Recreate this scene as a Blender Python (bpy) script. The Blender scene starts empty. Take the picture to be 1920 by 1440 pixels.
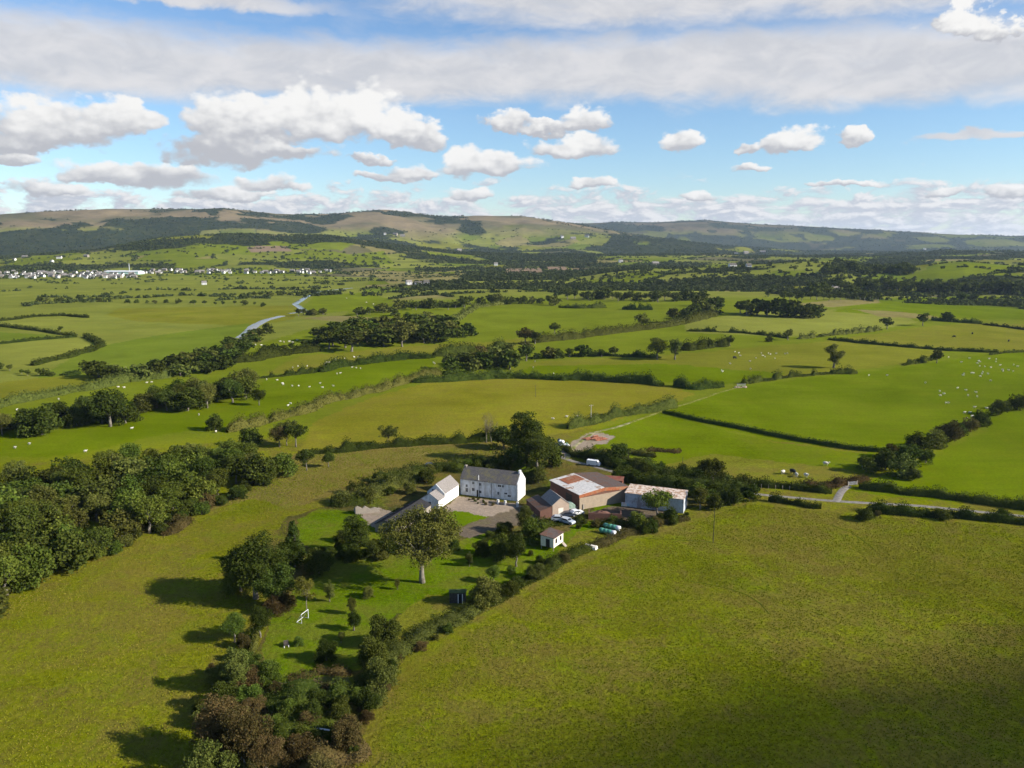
import bpy, math, random
import numpy as np
random.seed(7); np.random.seed(7)
SC = bpy.context.scene
COL = SC.collection
R = math.radians

# ------------------------------------------------------------------ camera
CAMH = 75.0; PITCH = R(10.28); FPX = 1478.0
cam = bpy.data.cameras.new('camera'); camo = bpy.data.objects.new('camera', cam); COL.objects.link(camo)
camo.location = (0, 0, CAMH); camo.rotation_euler = (math.pi/2 - PITCH, 0, 0)
cam.sensor_width = 36; cam.lens = 36*FPX/1920; cam.clip_start = 1; cam.clip_end = 90000
SC.camera = camo
SC.view_settings.view_transform = 'Standard'; SC.view_settings.look = 'None'
SC.view_settings.exposure = 0.92; SC.view_settings.gamma = 1.0
SC.cycles.use_denoising = True; SC.cycles.use_adaptive_sampling = True; SC.cycles.adaptive_threshold = .02
SC.cycles.max_bounces = 6; SC.cycles.diffuse_bounces = 3; SC.cycles.glossy_bounces = 2
SC.cycles.transmission_bounces = 2; SC.cycles.volume_bounces = 1; SC.cycles.transparent_max_bounces = 8

# ------------------------------------------------------------------ sun
SUN_EL = 27.0; SUN_AZ = 105.0            # clockwise from the view direction (+Y)
sd = (math.sin(R(SUN_AZ))*math.cos(R(SUN_EL)), math.cos(R(SUN_AZ))*math.cos(R(SUN_EL)), math.sin(R(SUN_EL)))
sl = bpy.data.lights.new('sun', 'SUN'); sl.energy = 5.0; sl.angle = R(0.5); sl.color = (1, .93, .82)
so = bpy.data.objects.new('sun', sl); COL.objects.link(so); so.location = (200, -100, 300)
so.rotation_euler = (math.pi/2 - R(SUN_EL), 0, math.pi - R(SUN_AZ))

# ------------------------------------------------------------------ node helper
class NT:
    def __init__(s, tree): s.t = tree; s.n = tree.nodes; s.l = tree.links
    def new(s, typ, **kw):
        n = s.n.new(typ)
        for k, v in kw.items(): setattr(n, k, v)
        return n
    def put(s, sock, v):
        if isinstance(v, bpy.types.NodeSocket): s.l.new(v, sock)
        elif v is not None: sock.default_value = v
    def m(s, op, a, b=None, c=None, clamp=False):
        n = s.new('ShaderNodeMath', operation=op, use_clamp=clamp)
        s.put(n.inputs[0], a); s.put(n.inputs[1], b); s.put(n.inputs[2], c)
        return n.outputs[0]
    def noise(s, vec, scale, detail=4, rough=.55, dist=0, col=False):
        n = s.new('ShaderNodeTexNoise'); s.put(n.inputs['Vector'], vec)
        n.inputs['Scale'].default_value = scale; n.inputs['Detail'].default_value = detail
        n.inputs['Roughness'].default_value = rough; n.inputs['Distortion'].default_value = dist
        return n.outputs['Color' if col else 'Fac']
    def ss(s, x, a, b):            # smoothstep a..b -> 0..1
        n = s.new('ShaderNodeMapRange', interpolation_type='SMOOTHSTEP'); s.put(n.inputs['Value'], x)
        s.put(n.inputs['From Min'], a); s.put(n.inputs['From Max'], b); return n.outputs['Result']
    def mix(s, f, a, b, bt='MIX'):
        n = s.new('ShaderNodeMix', data_type='RGBA', blend_type=bt)
        s.put(n.inputs[0], f); s.put(n.inputs[6], a if not isinstance(a, tuple) or len(a) == 4 else (*a, 1))
        s.put(n.inputs[7], b if not isinstance(b, tuple) or len(b) == 4 else (*b, 1)); return n.outputs[2]
    def vscale(s, vec, sx, sy, sz):
        n = s.new('ShaderNodeVectorMath', operation='MULTIPLY'); s.put(n.inputs[0], vec); n.inputs[1].default_value = (sx, sy, sz)
        return n.outputs[0]
    def comb(s, x, y, z=0.0):
        n = s.new('ShaderNodeCombineXYZ'); s.put(n.inputs[0], x); s.put(n.inputs[1], y); s.put(n.inputs[2], z); return n.outputs[0]

def pxdir(px, py):
    u = (np.asarray(px, float)-960)/FPX; v = (720-np.asarray(py, float))/FPX
    cp, sp = math.cos(PITCH), math.sin(PITCH)
    x = u; y = cp + v*sp; z = -sp + v*cp
    n = np.sqrt(x*x+y*y+z*z); return x/n, y/n, z/n

# ------------------------------------------------------------------ sky
W = bpy.data.worlds.new('World'); SC.world = W; W.use_nodes = True
w = NT(W.node_tree); w.n.clear()
HAZE = 3.0e-5
EXPK = 2.0**SC.view_settings.exposure
def build_sky():
    tc = w.new('ShaderNodeTexCoord').outputs['Generated']
    sky = w.new('ShaderNodeTexSky', sky_type='NISHITA'); sky.sun_disc = False
    sky.sun_elevation = R(SUN_EL); sky.sun_rotation = R(SUN_AZ); sky.air_density = 1.0; sky.dust_density = 0.1; sky.ozone_density = 5.0
    bg = w.new('ShaderNodeBackground'); w.l.new(sky.outputs[0], bg.inputs[0]); bg.inputs[1].default_value = 0.085
    sp = w.new('ShaderNodeSeparateXYZ'); w.l.new(tc, sp.inputs[0])
    az = w.m('ARCTAN2', sp.outputs[0], sp.outputs[1]); el = w.m('ARCSINE', sp.outputs[2])
    # warp for billowing edges (degrees)
    az = w.m('MULTIPLY', az, 57.2958); el = w.m('MULTIPLY', el, 57.2958)
    p0 = w.comb(az, w.m('MULTIPLY', el, 1.5), 3.7)
    wn = w.noise(p0, .38, 5, .62, col=True); ws = w.new('ShaderNodeSeparateXYZ'); w.l.new(wn, ws.inputs[0])
    wamp = w.m('MULTIPLY_ADD', w.m('MAXIMUM', el, 0), .17, .7)
    wx = w.m('MULTIPLY', w.m('SUBTRACT', ws.outputs[0], .5), w.m('MULTIPLY', wamp, 2.2))
    wy = w.m('MULTIPLY', w.m('SUBTRACT', ws.outputs[1], .5), w.m('MULTIPLY', wamp, 1.3))
    X = w.m('ADD', az, wx); Y = w.m('ADD', el, wy)
    # blob group
    g = bpy.data.node_groups.new('cloud_blob', 'ShaderNodeTree')
    for nm in ('X', 'Y', 'a', 'b', 'irx', 'irt', 'irb', 'D', 'S', 'W', 'base'):
        g.interface.new_socket(nm, in_out='INPUT', socket_type='NodeSocketFloat')
    for nm in ('D', 'S', 'W'): g.interface.new_socket(nm, in_out='OUTPUT', socket_type='NodeSocketFloat')
    q = NT(g); gi = q.new('NodeGroupInput'); go = q.new('NodeGroupOutput'); I = gi.outputs
    dx = q.m('MULTIPLY', q.m('SUBTRACT', I['X'], I['a']), I['irx'])
    dy = q.m('SUBTRACT', I['Y'], I['b'])
    up = q.m('MULTIPLY', q.m('MAXIMUM', dy, 0), I['irt']); dn = q.m('MULTIPLY', q.m('MINIMUM', dy, 0), I['irb'])
    yy = q.m('ADD', up, dn)
    d = q.m('SUBTRACT', 1.0, q.m('ADD', q.m('MULTIPLY', dx, dx), q.m('MULTIPLY', yy, yy)))
    wgt = q.m('POWER', q.m('MAXIMUM', q.m('ADD', d, .35), 0), 3.0)
    sh = q.m('ADD', q.m('MULTIPLY_ADD', dx, .22, yy), I['base'])
    w.t  # keep
    q.l.new(q.m('SMOOTH_MAX', I['D'], d, .25), go.inputs['D'])
    q.l.new(q.m('MULTIPLY_ADD', wgt, sh, I['S']), go.inputs['S'])
    q.l.new(q.m('ADD', wgt, I['W']), go.inputs['W'])
    def chain(blobs, X, Y):
        D, S, Wt = -3.0, 0.0, 0.0001
        for (px, py, rx, rt, rb, *base) in blobs:
            x, y, z = pxdir(px, py); a = math.degrees(math.atan2(x, y)); e = math.degrees(math.asin(z))
            k = 57.2958/FPX*math.cos(R(a))**1.2
            n = w.new('ShaderNodeGroup'); n.node_tree = g
            for nm, v in (('X', X), ('Y', Y), ('a', a), ('b', e), ('irx', 1/(rx*k)), ('irt', 1/(rt*k)), ('irb', 1/(rb*k)),
                          ('D', D), ('S', S), ('W', Wt), ('base', base[0] if base else 0.0)):
                w.put(n.inputs[nm], float(v) if not isinstance(v, bpy.types.NodeSocket) else v)
            D, S, Wt = n.outputs['D'], n.outputs['S'], n.outputs['W']
        return D, w.m('DIVIDE', S, Wt)
    cum = [(100, 245, 150, 66, 38), (215, 232, 88, 52, 34), (20, 270, 100, 30, 22, -.5), (10, 300, 75, 20, 14, -.1),
           (470, 240, 128, 72, 34), (600, 232, 95, 84, 36, .15), (690, 240, 95, 80, 30, .4), (770, 255, 66, 40, 24), (430, 285, 120, 40, 32, -.55),
           (520, 282, 120, 22, 20, -.35), (955, 235, 48, 26, 14), (1098, 238, 66, 46, 14), (1025, 242, 55, 22, 10), (1080, 283, 100, 34, 14),
           (1290, 278, 46, 36, 12), (1478, 272, 62, 34, 13), (1398, 280, 28, 16, 8), (1600, 262, 38, 30, 16, .2), (868, 312, 55, 52, 20, .2),
           (930, 315, 85, 34, 14), (770, 328, 62, 24, 10), (715, 336, 55, 12, 8, -.2), (205, 335, 90, 36, 14), (310, 335, 90, 34, 24, -.4), (90, 358, 75, 20, 12),
           (515, 352, 75, 24, 10), (420, 365, 95, 17, 10), (700, 300, 45, 12, 9, -.2), (885, 368, 48, 20, 8), (1110, 348, 52, 20, 8), (1400, 317, 40, 10, 6),
           (1580, 346, 72, 9, 6), (1310, 373, 48, 14, 7), (1765, 360, 40, 14, 8), (1900, 362, 50, 18, 10), (1815, 40, 70, 34, 22, .3), (1880, 55, 50, 30, 22, .1)]
    D, T = chain(cum, X, Y)
    vo = w.new('ShaderNodeTexVoronoi', feature='SMOOTH_F1'); wv2 = w.new('ShaderNodeVectorMath', operation='ADD'); w.l.new(p0, wv2.inputs[0])
    wsc = w.new('ShaderNodeVectorMath', operation='SCALE'); w.l.new(wn, wsc.inputs[0]); wsc.inputs['Scale'].default_value = 1.6; w.l.new(wsc.outputs[0], wv2.inputs[1]); w.l.new(wv2.outputs[0], vo.inputs['Vector'])
    vo.inputs['Scale'].default_value = .62; vo.inputs['Smoothness'].default_value = .35; vo.inputs['Detail'].default_value = 1; vo.inputs['Roughness'].default_value = .5
    bil = w.m('SUBTRACT', .60, vo.outputs['Distance'])
    fb = w.noise(p0, .8, 6, .5); fb2 = w.noise(w.comb(w.m('ADD', az, .25), w.m('MULTIPLY', w.m('ADD', el, .22), 1.5), 3.7), .8, 6, .5)
    Dn = w.m('MULTIPLY_ADD', bil, .85, w.m('MULTIPLY_ADD', w.m('SUBTRACT', fb, .5), .7, D))
    alpha = w.ss(Dn, -.12, .42)
    bump = w.m('MULTIPLY', w.m('SUBTRACT', fb, fb2), .9)
    lit = w.ss(w.m('ADD', w.m('MULTIPLY_ADD', bil, .75, T), bump), -.70, .62)
    ccol = w.mix(lit, (.52/EXPK, .53/EXPK, .57/EXPK), (.95/EXPK, .94/EXPK, .925/EXPK))
    # small far cumulus along the horizon
    lowc = w.comb(az, w.m('MULTIPLY', w.m('POWER', w.m('MAXIMUM', el, .01), .8), 3.8), 11.3)
    ln = w.noise(lowc, .36, 8, .62, .3)
    cov = w.m('MULTIPLY', w.ss(el, 5.2, 1.8), .27)
    la = w.m('MULTIPLY', w.ss(w.m('ADD', ln, cov), .62, .76), w.ss(el, 5.6, 3.6))
    lowc2 = w.comb(w.m('ADD', az, .3), w.m('ADD', w.m('MULTIPLY', w.m('POWER', w.m('MAXIMUM', el, .01), .8), 3.8), .6), 11.3)
    lsh = w.ss(w.m('SUBTRACT', ln, w.noise(lowc2, .36, 8, .62, .3)), -.06, .11)
    lcol = w.mix(lsh, (.58/EXPK, .61/EXPK, .68/EXPK), (.88/EXPK, .87/EXPK, .87/EXPK))
    # high soft sheet
    st = w.comb(w.m('MULTIPLY', az, .35), el, 1.0)
    sn = w.noise(st, .6, 7, .62, .6); sn2 = w.noise(w.comb(w.m('MULTIPLY', az, .6), w.m('MULTIPLY', el, 1.2), 7.), .5, 6, .6, .4)
    Ys = w.m('MULTIPLY_ADD', w.m('SUBTRACT', sn2, .5), 1.8, el)
    Xs = w.m('MULTIPLY_ADD', w.m('SUBTRACT', sn, .5), 8, az)
    sheet = [(60, 110, 560, 85, 62), (640, 145, 600, 62, 42), (1250, 130, 680, 62, 52), (1800, 128, 560, 80, 58), (1250, -20, 520, 50, 60), (1750, -40, 420, 60, 50),
             (300, -10, 300, 20, 16), (1850, 252, 150, 10, 9)]
    DS, _ = chain(sheet, Xs, Ys)
    sa = w.m('MULTIPLY', w.ss(w.m('MULTIPLY_ADD', w.m('SUBTRACT', sn, .5), 1.0, DS), -.6, .8), .95)
    veil = w.m('MULTIPLY', w.ss(sn2, .4, .8), .22)
    sa = w.m('MAXIMUM', sa, w.m('MULTIPLY', veil, w.ss(el, 5, 16)))
    scol = w.mix(w.ss(sn2, .3, .7), (.62/EXPK, .63/EXPK, .67/EXPK), (.78/EXPK, .765/EXPK, .775/EXPK))
    sh = None
    def bgn(c):
        b = w.new('ShaderNodeBackground'); w.put(b.inputs[0], c); b.inputs[1].default_value = 1.0; return b.outputs[0]
    def mx(f, a, b):
        n = w.new('ShaderNodeMixShader'); w.put(n.inputs[0], f); w.l.new(a, n.inputs[1]); w.l.new(b, n.inputs[2]); return n.outputs[0]
    up = w.ss(el, -.2, .1)
    sh = mx(w.m('MULTIPLY', sa, up), bg.outputs[0], bgn(scol))
    sh = mx(w.m('MULTIPLY', la, up), sh, bgn(lcol))
    sh = mx(w.m('MULTIPLY', alpha, up), sh, bgn(ccol))
    out = w.new('ShaderNodeOutputWorld'); w.l.new(sh, out.inputs[0])
build_sky()
W.cycles.sampling_method = 'MANUAL'; W.cycles.sample_map_resolution = 512

# ------------------------------------------------------------------ numpy noise + terrain height
_P = np.random.RandomState(3).rand(256, 256)
def vnoise(x, y):
    xi = np.floor(x).astype(np.int64); yi = np.floor(y).astype(np.int64); fx = x-xi; fy = y-yi
    fx = fx*fx*(3-2*fx); fy = fy*fy*(3-2*fy); x0 = xi & 255; x1 = (xi+1) & 255; y0 = yi & 255; y1 = (yi+1) & 255
    return (_P[x0, y0]*(1-fx)+_P[x1, y0]*fx)*(1-fy)+(_P[x0, y1]*(1-fx)+_P[x1, y1]*fx)*fy
def fbm(x, y, o=4):
    s = 0; a = .5; t = 0
    for i in range(o): s = s+a*vnoise(x*2**i+17*i, y*2**i+31*i); t += a; a *= .5
    return s/t
def sstep(x, a, b):
    t = np.clip((np.asarray(x, float)-a)/(b-a), 0, 1); return t*t*(3-2*t)
def crest(pts):
    a = []; t = []
    for px, py in pts:
        x, y, z = pxdir(px, py); a.append(math.degrees(math.atan2(x, y))); t.append(z/math.hypot(x, y))
    return np.array(a), np.array(t)
CRA = crest([(-300, 492), (0, 490), (60, 480), (110, 475), (180, 470), (230, 460), (300, 446), (370, 440), (450, 438), (560, 440), (620, 441), (680, 450), (760, 462), (860, 474), (1000, 478), (1300, 480), (1600, 484), (1920, 486), (2300, 486)])
CRB = crest([(-300, 410), (0, 403), (80, 398), (200, 391), (350, 393), (420, 397), (480, 403), (560, 404), (600, 405), (700, 401), (760, 402), (830, 408), (900, 406), (980, 408), (1040, 416), (1090, 421), (1150, 432), (1210, 442), (1300, 456), (1500, 470), (1920, 476), (2300, 476)])
CRC = crest([(-300, 430), (900, 430), (1060, 420), (1150, 416), (1230, 417), (1320, 413), (1400, 419), (1500, 424), (1600, 430), (1700, 435), (1800, 440), (1920, 443), (2300, 447)])
CRD = crest([(-300, 500), (1100, 500), (1250, 504), (1360, 500), (1440, 497), (1500, 491), (1570, 489), (1620, 497), (1700, 500), (1760, 493), (1810, 491), (1880, 498), (1920, 500), (2300, 496)])
def TH(x, y):
    x = np.asarray(x, float); y = np.asarray(y, float)
    r = np.hypot(x, y); az = np.degrees(np.arctan2(x, y)); azc = np.clip(az, -60, 60)
    hA = CAMH+3000*np.interp(azc, *CRA); hB = CAMH+6000*np.interp(azc, *CRB); hC = CAMH+9000*np.interp(azc, *CRC)
    hD = CAMH+1650*np.interp(azc, *CRD)
    h = np.zeros_like(r)
    def seg(r0, r1, h0, h1):
        m = (r >= r0) & (r < r1); t = (r-r0)/(r1-r0); t = t*t*(3-2*t); hh = h0+(h1-h0)*t
        h[m] = np.broadcast_to(hh, h.shape)[m]
    aw = sstep(azc, 3, 10)      # right-hand knoll only
    bump = aw*np.clip(hD, 0, 60)
    seg(1250, 1650, 0*r, bump); seg(1650, 2050, bump, 0*r); 
    seg(2050, 3000, 0*r, hA); dA = np.maximum(hA*.55, hA-70); seg(3000, 3700, hA, dA); seg(3700, 6000, dA, hB); dB = hB-60
    seg(6000, 6900, hB, dB); seg(6900, 9000, dB, hC); seg(9000, 12500, hC, hC-190); seg(12500, 1e6, hC-190, hC-190)
    h = h+np.where(r < 2050, bump*0, 0)
    # spurs and hollows on the hills, damped at the crests
    k = sstep(r, 2100, 3000); nn = fbm(x/900+5, y/900+9, 5)-.5; n2 = fbm(x/260, y/260, 3)-.5
    damp = 1-.9*np.exp(-((r-6000)/500)**2)-.9*np.exp(-((r-9000)/700)**2)-.85*np.exp(-((r-3000)/350)**2)
    h = h+k*damp*(nn*150*sstep(r, 2500, 4500)+n2*34)
    # gentle swells nearer by; the river plain to the left stays flat
    flat = sstep(-azc, 8, 18)*sstep(r, 380, 520)
    u = (fbm(x/330+3, y/330+1, 2)-.5)*13*sstep(r, 300, 650)*(1-sstep(r, 2000, 2500))*(1-.9*flat)
    h = h+u+(fbm(x/45, y/45, 2)-.5)*.9
    # hollow of the ground inside the tawny field: a low dome
    h = h+2.6*np.exp(-((x+5)/75)**2-((y-345)/38)**2)
    return h
def G(px, py, dz=0.0):
    """point of the ground seen at a pixel of the photograph"""
    sc = np.ndim(px) == 0
    px = np.atleast_1d(np.asarray(px, float)); py = np.atleast_1d(np.asarray(py, float))
    dx, dy, dz_ = pxdir(px, py)
    ts = np.geomspace(60, 14000, 900)
    lo = np.full(px.shape, np.nan); hi = lo.copy()
    P = np.outer(dx, ts), np.outer(dy, ts), CAMH+np.outer(dz_, ts)
    below = P[2] < TH(P[0], P[1])+dz
    i = np.where(below.any(1), below.argmax(1), len(ts)-1); i = np.maximum(i, 1)
    lo = ts[i-1]; hi = ts[i]
    for _ in range(22):
        mid = (lo+hi)/2; b = CAMH+dz_*mid < TH(dx*mid, dy*mid)+dz
        hi = np.where(b, mid, hi); lo = np.where(b, lo, mid)
    x, y = dx*hi, dy*hi; z = TH(x, y)+dz
    o = np.stack([x, y, z], 1); return o[0] if sc else o
def pxm(p):       # metres per photograph pixel at a point
    d = p[1]*math.cos(PITCH)-(p[2]-CAMH)*math.sin(PITCH); return d/FPX
def inpoly(x, y, poly):
    poly = np.asarray(poly)[:, :2]; ins = np.zeros(x.shape, bool)
    bb = (x > poly[:, 0].min()) & (x < poly[:, 0].max()) & (y > poly[:, 1].min()) & (y < poly[:, 1].max())
    if not bb.any(): return ins
    xs = x[bb]; ys = y[bb]; c = np.zeros(xs.shape, bool); n = len(poly)
    for i in range(n):
        x0, y0 = poly[i]; x1, y1 = poly[(i+1) % n]
        if y0 == y1: continue
        c ^= ((y0 > ys) != (y1 > ys)) & (xs < (x1-x0)*(ys-y0)/(y1-y0)+x0)
    ins[bb] = c; return ins
def gpoly(pts): a = np.array(pts, float); return G(a[:, 0], a[:, 1])

# ------------------------------------------------------------------ materials
def mat(name, build, rough=.85, spec=.2):
    m = bpy.data.materials.new(name); m.use_nodes = True; t = NT(m.node_tree); t.n.clear()
    b = t.new('ShaderNodeBsdfPrincipled'); o = t.new('ShaderNodeOutputMaterial'); t.l.new(b.outputs[0], o.inputs[0])
    b.inputs['Roughness'].default_value = rough; b.inputs['Specular IOR Level'].default_value = spec
    r = build(t, b, o)
    if r is not None: t.put(b.inputs['Base Color'], r if isinstance(r, bpy.types.NodeSocket) else (*r, 1))
    return m
def objco(t): return t.new('ShaderNodeTexCoord').outputs['Object']
def bump(t, b, h, s, d=.1):
    n = t.new('ShaderNodeBump'); n.inputs['Strength'].default_value = s; n.inputs['Distance'].default_value = d
    t.l.new(h, n.inputs['Height']); t.l.new(n.outputs[0], b.inputs['Normal'])
def mottled(c1, c2, scale, rough=.85, spec=.2, lo=.35, hi=.65, bs=0, coord=None):
    def f(t, b, o):
        v = objco(t); n = t.noise(v, scale, 6, .65); 
        if bs: bump(t, b, t.noise(v, scale*3, 4), bs, .05)
        return t.mix(t.ss(n, lo, hi), c1, c2)
    return f
M = {}
def leafmat(name, c1, c2, c3):
    def f(t, b, o):
        v = objco(t); oi = t.new('ShaderNodeObjectInfo').outputs['Random']
        ri = t.new('ShaderNodeNewGeometry').outputs['Random Per Island']
        c = t.mix(t.ss(t.noise(v, .55, 3), .35, .65), c1, c2)
        c = t.mix(t.m('MULTIPLY', ri, .65), c, c3)
        hs = t.new('ShaderNodeHueSaturation'); t.l.new(c, hs.inputs['Color'])
        t.l.new(t.m('MULTIPLY_ADD', oi, .045, .474), hs.inputs['Hue'])
        t.l.new(t.m('MULTIPLY_ADD', t.m('FRACT', t.m('MULTIPLY', oi, 7.3)), .65, .7), hs.inputs['Value'])
        hs.inputs['Saturation'].default_value = .95
        t.l.new(hs.outputs[0], b.inputs['Base Color'])
        tr = t.new('ShaderNodeBsdfTranslucent'); t.l.new(hs.outputs[0], tr.inputs[0])
        mx = t.new('ShaderNodeMixShader'); mx.inputs[0].default_value = .22
        t.l.new(b.outputs[0], mx.inputs[1]); t.l.new(tr.outputs[0], mx.inputs[2]); t.l.new(mx.outputs[0], o.inputs[0])
    return mat(name, f, .9, 0)
M['green'] = leafmat('leaf_green', (.034, .060, .005), (.066, .096, .009), (.13, .155, .02))
M['dark'] = leafmat('leaf_dark', (.020, .035, .004), (.042, .060, .008), (.085, .100, .014))
M['olive'] = leafmat('leaf_olive', (.044, .060, .008), (.076, .090, .014), (.14, .145, .028))
M['brown'] = leafmat('leaf_brown', (.060, .046, .014), (.100, .070, .024), (.10, .092, .022))
M['tan'] = leafmat('leaf_tan', (.17, .14, .05), (.23, .19, .08), (.13, .12, .03))
M['yellow'] = leafmat('leaf_yellow', (.12, .13, .012), (.18, .175, .022), (.09, .10, .012))
M['far'] = leafmat('leaf_far', (.020, .034, .009), (.034, .050, .013), (.055, .068, .018))
M['bark'] = mat('bark', mottled((.10, .085, .065), (.20, .18, .15), 2.5, bs=.6))
M['palebark'] = mat('pale_bark', mottled((.12, .105, .08), (.24, .21, .165), 2.5, bs=.4))

# ------------------------------------------------------------------ mesh helpers
def fastmesh(name, V, Q, mats, mi=None, smooth=False):
    me = bpy.data.meshes.new(name); V = np.ascontiguousarray(V, np.float32); Q = np.ascontiguousarray(Q, np.int32)
    k = Q.shape[1]; me.vertices.add(len(V)); me.vertices.foreach_set('co', V.ravel())
    me.loops.add(Q.size); me.loops.foreach_set('vertex_index', Q.ravel())
    me.polygons.add(len(Q)); me.polygons.foreach_set('loop_start', np.arange(0, Q.size, k, dtype=np.int32))
    me.polygons.foreach_set('loop_total', np.full(len(Q), k, np.int32))
    for m in mats: me.materials.append(m)
    if mi is not None: me.polygons.foreach_set('material_index', np.ascontiguousarray(mi, np.int32))
    me.update(calc_edges=True)
    if smooth: me.polygons.foreach_set('use_smooth', np.ones(len(Q), bool))
    return me
def link(name, me, parent=None, loc=None, rz=0):
    o = bpy.data.objects.new(name, me); COL.objects.link(o)
    if parent: o.parent = parent
    if loc is not None: o.location = loc
    if rz: o.rotation_euler.z = rz
    return o
def tag(o, label=None, cat=None, group=None, kind=None):
    if label: o['label'] = label
    if cat: o['category'] = cat
    if group: o['group'] = group
    if kind: o['kind'] = kind
    return o
def thing(name, label, cat, loc=(0, 0, 0), rz=0, group=None):
    return tag(link(name, None, None, loc, rz), label, cat, group)
ORD = ['first', 'second', 'third', 'fourth', 'fifth', 'sixth', 'seventh', 'eighth', 'ninth', 'tenth', 'eleventh', 'twelfth', 'thirteenth', 'fourteenth', 'fifteenth', 'sixteenth', 'seventeenth', 'eighteenth', 'nineteenth']
TEN = ['', '', 'twenty', 'thirty', 'forty', 'fifty', 'sixty', 'seventy', 'eighty', 'ninety']
def ordw(n):
    if n < 20: return ORD[n-1]
    if n % 10 == 0: return TEN[n//10][:-1]+'ieth'
    return TEN[n//10]+'-'+ORD[n % 10-1]
class MB:
    def __init__(s): s.v = []; s.f = []; s.m = []
    def add(s, vs, fs, m=0):
        o = len(s.v); s.v += [tuple(map(float, p)) for p in vs]; s.f += [tuple(o+i for i in f) for f in fs]; s.m += [m]*len(fs); return s
    def box(s, x0, x1, y0, y1, z0, z1, m=0):
        return s.add([(x0, y0, z0), (x1, y0, z0), (x1, y1, z0), (x0, y1, z0), (x0, y0, z1), (x1, y0, z1), (x1, y1, z1), (x0, y1, z1)],
                     [(0, 3, 2, 1), (4, 5, 6, 7), (0, 1, 5, 4), (1, 2, 6, 5), (2, 3, 7, 6), (3, 0, 4, 7)], m)
    def prism(s, poly, a, b, axis='x', m=0):     # polygon in the two other axes extruded along axis
        n = len(poly)
        def P(u, v, t): return (t, u, v) if axis == 'x' else ((u, t, v) if axis == 'y' else (u, v, t))
        vs = [P(u, v, a) for u, v in poly]+[P(u, v, b) for u, v in poly]
        return s.add(vs, [tuple(range(n))[::-1], tuple(range(n, 2*n))]+[(i, (i+1) % n, n+(i+1) % n, n+i) for i in range(n)], m)
    def slab(s, quad, th, m=0):                   # thick sheet from four corners
        q = [np.array(p, float) for p in quad]; n = np.cross(q[1]-q[0], q[3]-q[0]); n /= np.linalg.norm(n)
        return s.add(q+[p+n*th for p in q], [(0, 3, 2, 1), (4, 5, 6, 7), (0, 1, 5, 4), (1, 2, 6, 5), (2, 3, 7, 6), (3, 0, 4, 7)], m)
    def tube(s, pts, rad, n=8, m=0, cap=True):
        pts = [np.array(p, float) for p in pts]; rings = []
        for i, p in enumerate(pts):
            d = pts[min(i+1, len(pts)-1)]-pts[max(i-1, 0)]; d /= np.linalg.norm(d)+1e-9
            a = np.cross(d, (0, 0, 1) if abs(d[2]) < .9 else (1, 0, 0)); a /= np.linalg.norm(a); b = np.cross(d, a)
            r = rad[i] if hasattr(rad, '__len__') else rad
            rings.append([p+r*(math.cos(t)*a+math.sin(t)*b) for t in np.linspace(0, 2*math.pi, n, endpoint=False)])
        vs = [q for rg in rings for q in rg]; fs = []
        for i in range(len(pts)-1):
            for j in range(n): fs.append((i*n+j, i*n+(j+1) % n, (i+1)*n+(j+1) % n, (i+1)*n+j))
        if cap: fs += [tuple(range(n))[::-1], tuple(range((len(pts)-1)*n, len(pts)*n))]
        return s.add(vs, fs, m)
    def ell(s, c, r, n=10, k=6, m=0, seed=None, amp=0, fl=None):
        vs = []; rs = random.Random(seed)
        for i in range(k+1):
            t = math.pi*i/k-math.pi/2
            for j in range(n):
                a = 2*math.pi*j/n; q = 1+(rs.uniform(-amp, amp) if seed is not None else 0)
                z = c[2]+r[2]*math.sin(t)*q
                if fl is not None: z = max(z, fl)
                vs.append((c[0]+r[0]*math.cos(t)*math.cos(a)*q, c[1]+r[1]*math.cos(t)*math.sin(a)*q, z))
        return s.add(vs, [(i*n+j, i*n+(j+1) % n, (i+1)*n+(j+1) % n, (i+1)*n+j) for i in range(k) for j in range(n)], m)
    def mesh(s, name, mats, smooth=False):
        me = bpy.data.meshes.new(name); me.from_pydata(s.v, [], s.f)
        for m in (mats if isinstance(mats, (list, tuple)) else [mats]): me.materials.append(m)
        me.polygons.foreach_set('material_index', s.m)
        if smooth: me.polygons.foreach_set('use_smooth', [True]*len(s.f))
        me.update(); return me
    def build(s, name, mats, parent=None, loc=None, rz=0, smooth=False):
        return link(name, s.mesh(name, mats, smooth), parent, loc, rz)

def leafquads(P, N, size, rs, asp=.75, curl=.9):
    """small leaf-clump quads at points P facing roughly along N"""
    n = len(P); N = N+rs.normal(0, curl, (n, 3)); N /= np.linalg.norm(N, axis=1, keepdims=True)+1e-9
    A = np.cross(N, rs.normal(0, 1, (n, 3))); A /= np.linalg.norm(A, axis=1, keepdims=True)+1e-9; B = np.cross(N, A)
    sz = (size*rs.uniform(.55, 1.25, n))[:, None]
    A = A*sz*.5; B = B*sz*.5*asp
    k = [rs.uniform(.6, 1.2, (n, 1)) for _ in range(4)]
    V = np.stack([P-A*k[0], P-B*k[1], P+A*k[2], P+B*k[3]], 1).reshape(-1, 3)
    return V, np.arange(4*n).reshape(-1, 4)
def joinq(parts):
    V = []; Q = []; MI = []; o = 0
    for v, q, m in parts: V.append(v); Q.append(q+o); MI.append(np.full(len(q), m)); o += len(v)
    return np.concatenate(V), np.concatenate(Q), np.concatenate(MI)

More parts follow.
